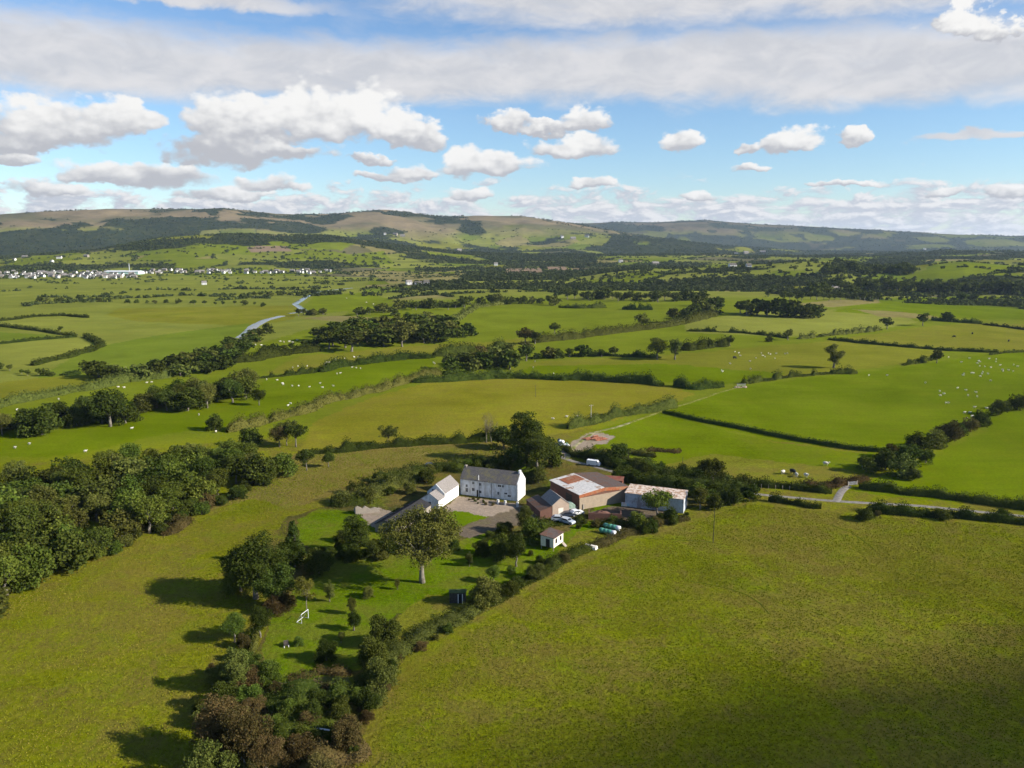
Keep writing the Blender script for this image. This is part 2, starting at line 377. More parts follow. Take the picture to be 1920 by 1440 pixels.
# ------------------------------------------------------------------ tree prototypes (10 m tall, scaled when placed)
def crown_pts(rs, shape, nl, n, gap):
    """points and outward normals on the lobes of a crown; returns also the lobe centres"""
    lobes = []; nl = int(nl*1.7); gap = gap or .6
    for i in range(nl):
        t = rs.uniform(0, 2*math.pi); u = rs.uniform(-1, 1)
        k = rs.uniform(.45, 1.08) if i > 2 else .3
        if shape == 'round': c = np.array([math.cos(t)*math.sqrt(1-u*u)*3.2*k, math.sin(t)*math.sqrt(1-u*u)*3.2*k, 6.0+u*3.0*k]); r = rs.uniform(1.1, 1.9)
        elif shape == 'tall': c = np.array([math.cos(t)*math.sqrt(1-u*u)*2.0*k, math.sin(t)*math.sqrt(1-u*u)*2.0*k, 5.7+u*3.7*k]); r = rs.uniform(.8, 1.5)
        elif shape == 'spread': c = np.array([math.cos(t)*math.sqrt(1-u*u)*4.1*k, math.sin(t)*math.sqrt(1-u*u)*4.1*k, 6.6+u*2.3*k]); r = rs.uniform(1.0, 1.7)
        elif shape == 'hero': c = np.array([math.cos(t)*math.sqrt(1-u*u)*4.3*k, math.sin(t)*math.sqrt(1-u*u)*4.3*k, 6.0+u*3.2*k]); r = rs.uniform(.55, 1.2)
        elif shape == 'bush': c = np.array([math.cos(t)*4.2*k*math.sqrt(max(0, 1-max(u, 0)**2)), math.sin(t)*4.2*k*math.sqrt(max(0, 1-max(u, 0)**2)), 4.0+u*4.2*k]); r = rs.uniform(1.5, 2.6)
        elif shape == 'cone':
            z = rs.uniform(.6, 9.4); q = (9.8-z)/9.8*2.5; c = np.array([math.cos(t)*q*.6, math.sin(t)*q*.6, z]); r = .35+q*.42
        elif shape == 'sparse': c = np.array([math.cos(t)*math.sqrt(1-u*u)*2.6*k, math.sin(t)*math.sqrt(1-u*u)*2.6*k, 6.2+u*3.2*k]); r = rs.uniform(.6, 1.2)
        lobes.append((c, r*(.78 if shape != 'hero' else 1)))
    ar = np.array([r*r for _, r in lobes]); idx = rs.choice(nl, n, p=ar/ar.sum())
    C = np.array([c for c, _ in lobes])[idx]; Rr = np.array([r for _, r in lobes])[idx]
    D = rs.normal(0, 1, (n, 3)); D[:, 2] += .25; D /= np.linalg.norm(D, axis=1, keepdims=True)
    rad = Rr*rs.uniform(.5, 1.16, n)
    P = C+D*rad[:, None]*np.array([1, 1, .85])
    if gap: 
        g = np.sin(P[:, 0]*2.1+1.3)*np.sin(P[:, 1]*1.9)*np.sin(P[:, 2]*2.3+.5); k = g < gap; P = P[k]; D = D[k]
    P = P[P[:, 2] > .1] if shape in ('bush', 'cone') else P; D = D[:len(P)]
    return P, D, lobes
def wood(rs, lobes, shape, nlimb, r0, bend=.25, low=.12):
    mb = MB(); h0 = {'hero': 2.9, 'round': 3.2, 'tall': 3, 'spread': 3.8, 'bush': 1.5, 'cone': 8.5, 'sparse': 3.5}[shape]
    pts = [(0, 0, -.4), (rs.uniform(-.1, .1), rs.uniform(-.1, .1), h0*.35), (rs.uniform(-bend, bend), rs.uniform(-bend, bend), h0*.7), (rs.uniform(-bend, bend), rs.uniform(-bend, bend), h0)]
    mb.tube(pts, [r0*1.5, r0*1.05, r0*.9, r0*.8], 8)
    top = np.array(pts[-1])
    for c, r in sorted(lobes, key=lambda q: -q[1])[:nlimb]:
        st = np.array(pts[2])*(.4)+top*.6 if rs.rand() < .5 else top
        mid = (st+c)/2+rs.normal(0, .25, 3); mid[2] += .25
        mb.tube([st, mid, c], [r0*.55, r0*.34, r0*.12], 6)
    return mb
PROTO = {}
def proto(key, shape, leaf, bark, n, ls, nl, nlimb=7, r0=.27, gap=0, seed=1, curl=.9, single=False):
    rs = np.random.RandomState(seed); P, D, lobes = crown_pts(rs, shape, nl, n, gap)
    V, Q = leafquads(P, D, ls, rs, curl=curl)
    wd = wood(rs, lobes, shape, nlimb, r0)
    if single:
        mbv = np.array(wd.v); f4 = np.array([f for f in wd.f if len(f) == 4])
        V2, Q2, MI = joinq([(V, Q, 0), (mbv, f4, 1)])
        PROTO[key] = (fastmesh('tree', V2, Q2, [M[leaf], M[bark]], MI), None)
    else:
        PROTO[key] = (fastmesh('crown', V, Q, [M[leaf]]), wd.mesh('trunk', M[bark], True))
for i in range(3):
    for lf in ('green', 'dark', 'olive', 'brown'):
        proto(f'n_round_{lf}{i}', 'round', lf, 'bark', 15000, .32, 34, seed=10+i)
        proto(f'm_round_{lf}{i}', 'round', lf, 'bark', 5600, .48, 28, seed=20+i)
        proto(f'f_round_{lf}{i}', 'round', lf, 'bark', 800, 1.15, 18, 4, seed=30+i, single=True)
        proto(f'n_bush_{lf}{i}', 'bush', lf, 'bark', 13000, .50, 26, 5, .3, seed=40+i)
        proto(f'm_bush_{lf}{i}', 'bush', lf, 'bark', 4200, .80, 22, 5, .3, seed=50+i)
        proto(f'f_bush_{lf}{i}', 'bush', lf, 'bark', 500, 2.0, 14, 3, .3, seed=60+i, single=True)
    for lf in ('dark', 'olive', 'green'):
        proto(f'n_tall_{lf}{i}', 'tall', lf, 'bark', 12000, .29, 30, seed=70+i)
        proto(f'm_tall_{lf}{i}', 'tall', lf, 'bark', 5000, .43, 26, seed=80+i)
    proto(f'm_spread_dark{i}', 'spread', 'dark', 'bark', 5200, .48, 26, 9, .25, seed=90+i)
    proto(f'm_spread_olive{i}', 'spread', 'olive', 'palebark', 3000, .5, 24, 9, .17, seed=95+i)
proto('n_hero_olive0', 'hero', 'olive', 'palebark', 26000, .25, 70, 34, .29, gap=.3, seed=5)
proto('n_cone_dark0', 'cone', 'dark', 'bark', 9000, .34, 60, 0, .18, seed=6)
proto('n_sparse_tan0', 'sparse', 'tan', 'palebark', 1300, .26, 34, 26, .13, seed=7)
proto('n_sparse_tan1', 'sparse', 'tan', 'palebark', 900, .22, 30, 26, .11, seed=8)
proto('n_sparse_yellow0', 'sparse', 'yellow', 'palebark', 3000, .34, 30, 16, .12, seed=9)
NTREE = 0
def put_tree(px, py, hpx, kind, label, group=None, wf=1.0, cat='tree', name=None, p=None, hm=None, rz=None, thick=1):
    """px,py = foot of the trunk in the photograph; hpx = its height there"""
    global NTREE
    if p is None: p = G(px, py)
    h = hm if hm else hpx*pxm(p)/math.cos(PITCH)
    keys = [k for k in PROTO if k.rstrip('0123456789') == kind]
    crown, trunk = PROTO[keys[NTREE % len(keys)]]; NTREE += 1
    rz = random.uniform(0, 6.28) if rz is None else rz
    isb = name == 'bush' or (name is None and ('bush' in label or 'bushes' in (group or '')) and 'tree' not in label.split(' from ')[0].split(' beside ')[0])
    name = name or ('bush' if isb else 'tree'); cat = 'bush' if isb else cat
    if trunk is None:
        o = link(name, crown, None, p, rz); o.scale = (h/10*wf, h/10*wf, h/10)
    else:
        o = link(name, None, None, p, rz); o.scale = (h/10*wf, h/10*wf, h/10)
        link('trunk', trunk, o); link('crown', crown, o)
    tag(o, label, cat, group); return o
def scatter(poly, spacing, seed):
    """points spread at least `spacing` apart inside a world polygon"""
    rs = np.random.RandomState(seed); A = np.asarray(poly)[:, :2]; mn, mx_ = A.min(0), A.max(0); out = []
    for c in rs.uniform(mn, mx_, (4000, 2)):
        if inpoly(c[:1], c[1:], A)[0] and all((c[0]-q[0])**2+(c[1]-q[1])**2 > spacing**2 for q in out): out.append(c)
    return [np.array([q[0], q[1], float(TH(q[0], q[1]))]) for q in out]

# ------------------------------------------------------------------ hedges
def hedge(pts, h, wd, leaf, label, group='hedges between the fields', gap=0.0, name='hedge', bumpy=.6, dens=1.0, cat='hedge', seed=None, closed=False):
    rs = np.random.RandomState(seed if seed is not None else int(pts[0][0]*7+pts[0][1]*3) % 99991)
    W_ = gpoly(pts)[:, :2]; sg = np.hypot(*np.diff(W_, axis=0).T); L = sg.sum(); cum = np.r_[0, np.cumsum(sg)]
    org = np.array([W_[:, 0].mean(), W_[:, 1].mean(), 0.]); org[2] = float(TH(org[0], org[1]))
    dist = np.hypot(*W_.mean(0)); ls = float(np.clip(dist/620, .28, 2.4)); 
    n = int(min(90000, L*(h*2+wd)/(ls*ls)*2.1*dens))
    def at(s):
        x = np.interp(s, cum, W_[:, 0]); y = np.interp(s, cum, W_[:, 1]); e = .5
        dx = np.interp(s+e, cum, W_[:, 0])-np.interp(s-e, cum, W_[:, 0]); dy = np.interp(s+e, cum, W_[:, 1])-np.interp(s-e, cum, W_[:, 1])
        q = np.hypot(dx, dy)+1e-9; return x, y, -dy/q, dx/q
    off = rs.uniform(0, 1000)
    def prof(s):
        b = np.clip((fbm(s/(h*1.25)+off, s*0+off, 3)-.5)*1.7+.5, 0, 1.15); hh = h*(1-bumpy+2*bumpy*b); ww = wd*(.5+1.0*fbm(s/6+off+50, s*0, 2)); 
        if gap > 0: hh = hh*np.where(fbm(s/9+off+90, s*0, 2) < gap, .16, 1.0)
        tp = np.clip(np.minimum(s, L-s)/(h*1.3)+.25, 0, 1)**.6; hh = hh*tp; ww = ww*tp; wob = (fbm(s/14+off+20, s*0+3, 2)-.5)*wd*.8
        return hh, ww, wob
    s = rs.uniform(0, L, n); x, y, nx, ny = at(s); hh, ww, wob = prof(s)
    a = rs.uniform(-.15, math.pi+.15, n); rad = rs.uniform(.72, 1.2, n)
    ex = np.cos(a); ex = np.sign(ex)*np.abs(ex)**.7; ez = np.clip(np.sin(a), 0, 1)**.7
    ox = ex*ww/2*rad+wob; oz = np.maximum(ez*hh*rad, .05)
    X = x+nx*ox; Y = y+ny*ox; P = np.stack([X, Y, TH(X, Y)+oz], 1)-org
    N = np.stack([nx*ex, ny*ex, ez+.1], 1)
    V, Q = leafquads(P, N, ls, rs, curl=1.1)
    # inner mass of twigs
    ns = max(3, int(L/max(1.2, ls*1.6))); s2 = np.linspace(0, L, ns); x, y, nx, ny = at(s2); hh, ww, wob = prof(s2); K = 7
    ang = np.linspace(0, math.pi, K); rings = []
    for t in ang:
        o_ = math.copysign(abs(math.cos(t))**.7, math.cos(t))*ww/2*.78+wob; X = x+nx*o_; Y = y+ny*o_
        rings.append(np.stack([X, Y, TH(X, Y)-.1+(math.sin(t)**.7 if math.sin(t) > 0 else 0)*hh*.8], 1)-org)
    V2 = np.stack(rings, 1).reshape(-1, 3); i = np.arange(ns-1)[:, None]*K+np.arange(K-1)[None, :]; i = i.ravel()
    Q2 = np.stack([i, i+1, i+K+1, i+K], 1)
    V, Q, _ = joinq([(V, Q, 0), (V2, Q2, 0)])
    o = link(name, fastmesh(name, V, Q, [M[leaf]]), None, org); return tag(o, label, cat, group)

# ------------------------------------------------------------------ ground: fields and hills as one sheet
C_ = dict(base=(.136, .150, .004), rough=(.142, .152, .005), bright=(.100, .137, .001), mid=(.118, .146, .007), tawny=(.162, .155, .010), lawn=(.085, .135, .002),
          olive=(.140, .145, .012), pale=(.165, .178, .028), plain=(.145, .162, .024), green2=(.105, .140, .012), tan=(.19, .165, .06), pink=(.20, .14, .095),
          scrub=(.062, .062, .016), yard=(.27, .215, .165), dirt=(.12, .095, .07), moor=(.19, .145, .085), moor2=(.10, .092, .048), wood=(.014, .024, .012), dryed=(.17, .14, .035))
FIELDS = [  # colour, roughness, outline in the photograph (later ones lie over earlier ones)
    ('plain', .15, [(-200, 520), (700, 520), (640, 600), (500, 640), (300, 700), (-200, 760)]),
    ('olive', .25, [(220, 578), (560, 573), (552, 598), (470, 612), (250, 602), (200, 590)]),
    ('green2', .1, [(170, 652), (300, 628), (465, 606), (480, 625), (440, 650), (300, 688), (190, 705), (60, 715), (100, 690)]),
    ('pale', .1, [(-200, 596), (170, 598), (150, 606), (60, 612), (-200, 616)]),
    ('green2', .05, [(-200, 614), (110, 629), (60, 636), (-200, 646)]),
    ('pale', .1, [(-200, 648), (85, 639), (150, 634), (186, 646), (110, 675), (60, 690), (-200, 702)]),
    ('olive', .15, [(-200, 765), (60, 740), (220, 712), (180, 703), (100, 706), (-200, 735)]),
    ('mid', .1, [(-200, 800), (100, 752), (300, 715), (480, 694), (560, 706), (480, 735), (260, 772), (120, 800), (-200, 830)]),
    ('bright', .1, [(-300, 870), (120, 855), (300, 815), (420, 800), (565, 762), (640, 740), (720, 715), (810, 700), (815, 672), (760, 668), (640, 684), (500, 712), (430, 752), (260, 775), (120, 806), (-300, 830)]),
    ('mid', .05, [(415, 668), (500, 640), (600, 620), (640, 630), (580, 650), (500, 668), (440, 676)]),
    ('olive', .25, [(500, 700), (560, 668), (700, 655), (900, 640), (975, 632), (1000, 640), (930, 660), (820, 668), (640, 683), (540, 700)]),
    ('mid', .0, [(565, 578), (590, 553), (680, 548), (740, 562), (700, 577), (590, 590)]),
    ('tan', .3, [(560, 596), (640, 592), (760, 600), (640, 604)]),
    ('mid', .1, [(830, 640), (825, 612), (890, 580), (950, 571), (1100, 569), (1250, 572), (1345, 586), (1230, 602), (1180, 614), (1020, 632), (975, 634), (900, 642)]),
    ('mid', .1, [(985, 672), (1000, 650), (1200, 618), (1290, 606), (1400, 600), (1560, 622), (1420, 640), (1290, 662), (1100, 672)]),
    ('pale', .1, [(1280, 605), (1400, 585), (1560, 580), (1700, 592), (1720, 605), (1640, 618), (1480, 632), (1290, 624)]),
    ('bright', .1, [(1560, 585), (1640, 560), (1800, 555), (2100, 560), (2100, 600), (1800, 596), (1650, 590)]),
    ('tan', .4, [(1490, 571), (1560, 563), (1645, 560), (1650, 568), (1560, 576)]),
    ('tan', .4, [(1600, 580), (1700, 586), (1760, 594), (1750, 598), (1650, 594)]),
    ('olive', .3, [(1540, 640), (1700, 616), (1850, 606), (2100, 610), (2100, 668), (1880, 662), (1700, 652)]),
    ('olive', .15, [(985, 700), (1000, 678), (1300, 662), (1480, 645), (1560, 640), (1780, 658), (1700, 682), (1500, 706), (1360, 715), (1200, 704), (1000, 700)]),
    ('bright', .08, [(960, 702), (1000, 686), (1240, 682), (1480, 700), (1360, 720), (1230, 716)]),
    ('tawny', .35, [(560, 850), (585, 795), (690, 748), (800, 716), (900, 708), (1100, 712), (1250, 722), (1300, 738), (1245, 768), (1140, 790), (1060, 812), (960, 826), (860, 830), (700, 840)]),
    ('bright', .12, [(1240, 770), (1370, 726), (1500, 710), (1700, 688), (1850, 664), (2100, 650), (2100, 770), (1850, 800), (1750, 820), (1640, 850), (1450, 826), (1340, 800)]),
    ('bright', .2, [(1110, 830), (1130, 803), (1240, 773), (1340, 802), (1450, 829), (1640, 852), (1620, 905), (1500, 905), (1300, 895), (1180, 872), (1130, 850)]),
    ('olive', .6, [(1220, 878), (1330, 850), (1480, 868), (1600, 880), (1640, 905), (1500, 912), (1300, 900)]),
    ('bright', .1, [(2200, 740), (1920, 770), (1800, 830), (1700, 870), (1600, 920), (1700, 935), (2200, 965)]),
    ('dryed', .8, [(380, 960), (470, 900), (560, 850), (800, 835), (960, 826), (1000, 850), (960, 880), (850, 880), (720, 905), (620, 930), (520, 960)]),
    ('rough', .75, [(-900, 1500), (-300, 1200), (0, 1115), (120, 1072), (320, 975), (480, 935), (560, 962), (545, 1010), (500, 1130), (470, 1300), (400, 1500)]),
    ('scrub', .9, [(380, 1500), (380, 1350), (470, 1250), (520, 1120), (440, 1080), (540, 970), (640, 940), (640, 915), (860, 860), (930, 860), (980, 880), (1050, 850), (1100, 870), (1350, 930), (1320, 965), (1190, 1010), (1000, 1080), (900, 1150), (760, 1230), (690, 1350), (640, 1500)]),
    ('lawn', .45, [(556, 975), (600, 955), (680, 960), (720, 1000), (840, 1020), (900, 1000), (990, 1010), (1100, 990), (1180, 985), (1130, 1010), (1040, 1060), (960, 1090), (905, 1130), (840, 1150), (750, 1150), (700, 1180), (690, 1250), (560, 1285), (488, 1275), (500, 1170), (560, 1090), (610, 1060), (560, 1010)]),
    ('olive', .7, [(760, 1145), (800, 1115), (905, 1125), (960, 1090), (1040, 1062), (1010, 1085), (900, 1160), (760, 1230), (700, 1300), (700, 1200)]),
    ('lawn', .1, [(820, 880), (890, 866), (930, 870), (900, 884), (850, 888)]), ('lawn', .1, [(950, 882), (990, 872), (1020, 884), (985, 892)]),
    ('yard', .1, [(822, 958), (860, 930), (970, 945), (985, 950), (940, 966), (915, 968), (880, 960), (835, 963)]),
    ('lawn', .05, [(826, 962), (850, 957), (880, 960), (918, 969), (880, 984), (850, 990), (830, 975)]),
    ('dirt', .2, [(860, 1005), (862, 992), (925, 966), (985, 948), (1010, 940), (1040, 960), (1010, 985), (960, 985), (880, 1008)]),
    ('yard', .2, [(676, 960), (705, 950), (745, 962), (800, 950), (770, 985), (730, 990), (690, 985)]),
    ('lawn', .2, [(1105, 960), (1135, 930), (1150, 915), (1172, 920), (1172, 950), (1130, 955)]), ('lawn', .1, [(1065, 990), (1080, 980), (1140, 975), (1190, 990), (1150, 1012), (1080, 1010)]),
    ('dirt', .3, [(1100, 960), (1180, 945), (1290, 965), (1320, 950), (1300, 975), (1210, 1000), (1110, 975)]),
    ('olive', .9, [(1080, 1000), (1290, 955), (1400, 935), (1450, 935), (1330, 968), (1200, 1012), (1040, 1080), (900, 1162), (880, 1150), (1000, 1075)]),
    ('yard', .3, [(1045, 850), (1075, 826), (1110, 808), (1160, 818), (1130, 832), (1085, 846), (1062, 862)]),
    ('dirt', .8, [(500, 1275), (560, 1283), (600, 1270), (660, 1265), (665, 1290), (600, 1305), (520, 1300)]),
    # on the hills
    ('mid', .1, [(400, 475), (480, 452), (620, 445), (700, 455), (640, 470), (560, 466), (480, 478)]), ('olive', .2, [(255, 462), (300, 447), (440, 440), (450, 452), (330, 462)]),
    ('mid', .1, [(250, 490), (290, 470), (330, 462), (450, 455), (440, 470), (330, 492)]), ('pink', .1, [(462, 463), (540, 461), (546, 471), (470, 473)]),
    ('tan', .2, [(455, 450), (480, 438), (545, 440), (540, 452)]), ('tan', .2, [(700, 513), (880, 512), (860, 528), (730, 532)]),
    ('pink', .1, [(948, 504), (1012, 502), (1025, 512), (945, 513)]), ('pink', .1, [(1072, 503), (1132, 502), (1145, 510), (1085, 511)]), ('pink', .1, [(1025, 500), (1060, 500), (1066, 506), (1030, 507)]),
    ('mid', .05, [(640, 480), (720, 470), (740, 495), (660, 500)]), ('mid', .05, [(900, 485), (970, 480), (990, 492), (920, 494)]),
    ('pale', .05, [(1435, 508), (1480, 494), (1580, 488), (1560, 505)]), ('mid', .05, [(1440, 520), (1450, 508), (1510, 508), (1500, 520)]),
    ('mid', .05, [(1690, 520), (1750, 502), (1800, 493), (1895, 500), (1880, 515), (1770, 522)]),
]
FORESTS = [[(-200, 470), (-200, 440), (0, 436), (70, 430), (180, 432), (215, 412), (300, 408), (420, 406), (560, 416), (625, 430), (600, 438), (500, 430), (380, 432), (300, 446), (240, 460), (180, 470), (100, 478)],
           [(640, 440), (640, 430), (720, 440), (760, 448), (860, 450), (960, 470), (1110, 474), (1120, 492), (1000, 500), (880, 478), (800, 470), (720, 462)],
           [(1160, 440), (1260, 425), (1320, 440), (1400, 447), (1500, 455), (1560, 470), (1700, 468), (1920, 462), (2200, 460), (2200, 475), (1700, 482), (1400, 486), (1200, 478), (1120, 468)],
           [(1545, 510), (1560, 494), (1640, 484), (1700, 486), (1750, 492), (1700, 508), (1640, 514)],
           [(440, 500), (450, 492), (620, 488), (700, 500), (620, 505)]]
def cells(x, y, S):
    """irregular far field patchwork: id of the nearest seed and distance to the border"""
    ca, sa = math.cos(.35), math.sin(.35); xr = (x*ca+y*sa)/S; yr = (-x*sa+y*ca)/(S*.8)
    xi = np.floor(xr).astype(int); yi = np.floor(yr).astype(int); d1 = np.full(x.shape, 9.); d2 = d1.copy(); i1 = np.zeros(x.shape)
    for a in (-1, 0, 1):
        for b in (-1, 0, 1):
            cx = (xi+a) & 255; cy = (yi+b) & 255; sx = xi+a+.15+.7*_P[cx, cy]; sy = yi+b+.15+.7*_P[cy, (cx+77) & 255]
            d = np.abs(xr-sx)+np.abs(yr-sy); idn = _P[(cx*3+11) & 255, (cy*5+7) & 255]
            n = d < d1; d2 = np.where(n, d1, np.minimum(d2, d)); i1 = np.where(n, idn, i1); d1 = np.where(n, d, d1)
    return i1, (d2-d1)*S
FPOLY = [(c, r, gpoly(p)) for c, r, p in FIELDS]
WPOLY = [gpoly(p) for p in FORESTS]
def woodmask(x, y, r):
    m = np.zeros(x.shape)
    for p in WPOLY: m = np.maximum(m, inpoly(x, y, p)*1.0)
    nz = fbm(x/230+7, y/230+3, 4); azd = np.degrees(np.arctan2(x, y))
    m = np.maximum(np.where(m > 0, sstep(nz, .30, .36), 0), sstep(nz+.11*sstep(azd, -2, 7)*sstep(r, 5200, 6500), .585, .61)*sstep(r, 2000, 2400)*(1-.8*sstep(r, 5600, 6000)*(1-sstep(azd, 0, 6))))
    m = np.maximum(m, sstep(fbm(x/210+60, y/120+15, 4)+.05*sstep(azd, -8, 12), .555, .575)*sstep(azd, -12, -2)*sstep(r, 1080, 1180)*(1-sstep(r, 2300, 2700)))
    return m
def make_ground():
    rr = np.r_[1., 15, 30, 45, 58*1.0062**np.arange(0, 120), np.arange(122, 300, .62), 300*1.0062**np.arange(0, 608), 12950]
    aa = np.r_[np.arange(-180, -44, 6.0), np.arange(-43, 43.01, .085), np.arange(48, 180, 6.0)]
    nr, na = len(rr), len(aa); A, Rg = np.meshgrid(np.radians(aa), rr); x = (Rg*np.sin(A)).ravel(); y = (Rg*np.cos(A)).ravel(); r = Rg.ravel()
    z = TH(x, y); V = np.stack([x, y, z], 1)
    i = (np.arange(nr-1)[:, None]*na+np.arange(na)[None, :]); j = (np.arange(nr-1)[:, None]*na+(np.arange(na)+1)[None, :] % na)
    Q = np.stack([i.ravel(), j.ravel(), (j+na).ravel(), (i+na).ravel()], 1)[:, ::-1]
    c = np.tile(C_['base'], (len(x), 1)).astype(float); ro = np.full(len(x), .75)
    # middle distance default
    mid = sstep(r, 300, 330)[:, None]; c = c*(1-mid)+np.array(C_['mid'])*mid; ro = np.where(r > 310, .15, ro)
    # far patchwork
    for (r0, r1, S) in ((1000, 2200, 150), (2200, 5200, 210), (5200, 1e6, 330)):
        k = (r >= r0) & (r < r1); idn, e = cells(x[k], y[k], S)
        pal = np.array([C_['mid'], C_['pale'], C_['olive'], C_['plain'], C_['green2'], C_['pale'], C_['moor2'], C_['mid'], C_['tan'], C_['plain']])
        cc = pal[(idn*9.99).astype(int)]
        f = sstep(r[k], r0, r0+120)[:, None] if r0 == 1000 else 1.0
        c[k] = c[k]*(1-f)+cc*f
    # moorland tops
    nz = fbm(x/500, y/500, 4); mo = sstep(z+(nz-.5)*160-(r > 7000)*60, 70, 150)*sstep(r, 3600, 4400)
    mc = np.array(C_['moor'])*sstep(fbm(x/420+40, y/260, 4), .4, .58)[:, None]+np.array(C_['moor2'])*(1-sstep(fbm(x/420+40, y/260, 4), .4, .58))[:, None]
    c = c*(1-mo[:, None])+mc*mo[:, None]
    am = np.clip(r*.012, .8, 5.); xj = x+(fbm(x/3.5, y/3.5, 3)-.5)*am; yj = y+(fbm(x/3.5+50, y/3.5+80, 3)-.5)*am*1.3
    for (cn, rf, p) in FPOLY:
        k = inpoly(xj, yj, p); c[k] = C_[cn]; ro[k] = rf
    dk = 1-.38*sstep(r, 4300, 7500); c = c*dk[:, None]  # far hills darkened in the ground colour, in place of cloud shadow
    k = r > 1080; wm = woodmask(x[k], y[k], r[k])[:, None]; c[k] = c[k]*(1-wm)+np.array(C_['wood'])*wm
    for (cn, rf, p), (c_, q_, pp) in zip(FPOLY, FIELDS):
        if pp[0] in ((1435, 508), (1440, 520), (1690, 520), (948, 504), (1072, 502), (1025, 500), (700, 513)): k = inpoly(x, y, p); c[k] = C_[cn]
    me = fastmesh('ground', V, Q, [], smooth=True)
    at = me.attributes.new('tint', 'FLOAT_COLOR', 'POINT'); at.data.foreach_set('color', np.c_[c, np.ones(len(c))].astype(np.float32).ravel())
    a2 = me.attributes.new('coarse', 'FLOAT', 'POINT'); a2.data.foreach_set('value', ro.astype(np.float32))
    def f(t, b, o):
        v = t.new('ShaderNodeNewGeometry').outputs['Position']
        tint = t.new('ShaderNodeAttribute', attribute_name='tint').outputs['Color']; co = t.new('ShaderNodeAttribute', attribute_name='coarse').outputs['Fac']
        n1 = t.noise(v, .022, 6, .6, .5); n2 = t.noise(t.vscale(v, 1, 1, .2), .16, 7, .72, .6); n3 = t.noise(v, 1.1, 5, .75, .4); n4 = t.noise(v, .0045, 5, .6)
        # broad tone changes, dead tussock patches, fine tufts
        k1 = t.m('MULTIPLY_ADD', t.m('SUBTRACT', n1, .5), t.m('MULTIPLY_ADD', co, .9, .8), 1.0)
        k3 = t.m('MULTIPLY_ADD', t.m('SUBTRACT', n3, .5), t.m('MULTIPLY_ADD', co, 1.5, 1.0), 1.0)
        k4 = t.m('MULTIPLY_ADD', t.m('SUBTRACT', n4, .5), .9, 1.0)
        k5 = t.m('MULTIPLY_ADD', t.m('SUBTRACT', t.noise(t.vscale(v, .03, .32, .3), 1.0, 5, .65, .3), .5), .38, 1.0)
        k = t.m('MULTIPLY', t.m('MULTIPLY', t.m('MULTIPLY', k1, k3), k4), k5)
        vm = t.new('ShaderNodeVectorMath', operation='SCALE'); t.l.new(tint, vm.inputs[0]); t.l.new(k, vm.inputs['Scale'])
        br = t.m('MULTIPLY', t.ss(t.m('MULTIPLY_ADD', n1, .5, t.m('MULTIPLY', n2, .6)), .49, .64), t.m('MULTIPLY', co, .85))
        c1 = t.mix(br, vm.outputs[0], t.mix(n3, (.085, .055, .014), (.18, .135, .04)))
        pb = t.m('MULTIPLY', t.ss(t.noise(v, .017, 7, .68, 1.0), .46, .66), t.m('MULTIPLY', co, .62)); c1 = t.mix(pb, c1, t.mix(n3, (.10, .07, .012), (.20, .15, .035)))
        ye = t.m('MULTIPLY', t.ss(t.noise(v, .05, 6, .7), .52, .72), .38)
        c2 = t.mix(ye, c1, t.mix(.35, c1, (.19, .165, .008), 'MIX'))
        gr = t.m('MULTIPLY', t.ss(t.noise(v, .09, 7, .75, .6), .50, .66), t.m('MULTIPLY', co, .6)); c2 = t.mix(gr, c2, t.mix(n3, (.095, .138, .003), (.15, .195, .005)))
        sp = t.m('MULTIPLY', t.ss(t.noise(v, 1.3, 4, .8), .57, .68), t.m('MULTIPLY', co, .8)); c2 = t.mix(sp, c2, (.028, .030, .004))
        bm = t.new('ShaderNodeBump'); bm.inputs['Strength'].default_value = .8; 
        t.l.new(t.m('MULTIPLY_ADD', co, .7, .12), bm.inputs['Distance']); t.l.new(t.noise(v, .9, 6, .7), bm.inputs['Height']); t.l.new(bm.outputs[0], b.inputs['Normal'])
        return c2
    me.materials.append(mat('fields', f, 1, 0))
    o = link('ground', me); tag(o, kind='structure')
make_ground()

def ribbon(name, pts, wd, material, dz=.06, step=1.5, K=5, kind='structure', world=False, jag=.12):
    W_ = (np.array(pts, float) if world else gpoly(pts)[:, :2]); sg = np.hypot(*np.diff(W_, axis=0).T); cum = np.r_[0, np.cumsum(sg)]; s = np.arange(0, cum[-1], step)
    # soften the corners
    x = np.interp(s, cum, W_[:, 0]); y = np.interp(s, cum, W_[:, 1])
    for _ in range(int(8/step)): x[1:-1] = (x[:-2]+2*x[1:-1]+x[2:])/4; y[1:-1] = (y[:-2]+2*y[1:-1]+y[2:])/4
    dx = np.gradient(x); dy = np.gradient(y); q = np.hypot(dx, dy)+1e-9; nx, ny = -dy/q, dx/q
    wv = wd*(1+jag*2*(fbm(s/4, s*0+wd, 3)-.5)); V = []
    for k in np.linspace(-.5, .5, K):
        X = x+nx*k*wv; Y = y+ny*k*wv; V.append(np.stack([X, Y, TH(X, Y)+dz+(-.3 if abs(k) == .5 else 0)], 1))
    V = np.stack(V, 1).reshape(-1, 3); i = (np.arange(len(s)-1)[:, None]*K+np.arange(K-1)[None, :]).ravel()
    Q = np.stack([i, i+1, i+K+1, i+K], 1)
    return tag(link(name, fastmesh(name, V, Q, [material], smooth=True)), kind=kind)
M['asphalt'] = mat('old_asphalt', mottled((.15, .135, .115), (.24, .215, .185), .8, bs=.2), .9)
M['track'] = mat('stony_track', mottled((.12, .13, .02), (.30, .26, .15), .35, lo=.40, hi=.62, bs=.4), .95)
M['path'] = mat('trodden_path', mottled((.14, .15, .03), (.30, .21, .10), .5, lo=.3, hi=.6), .95)
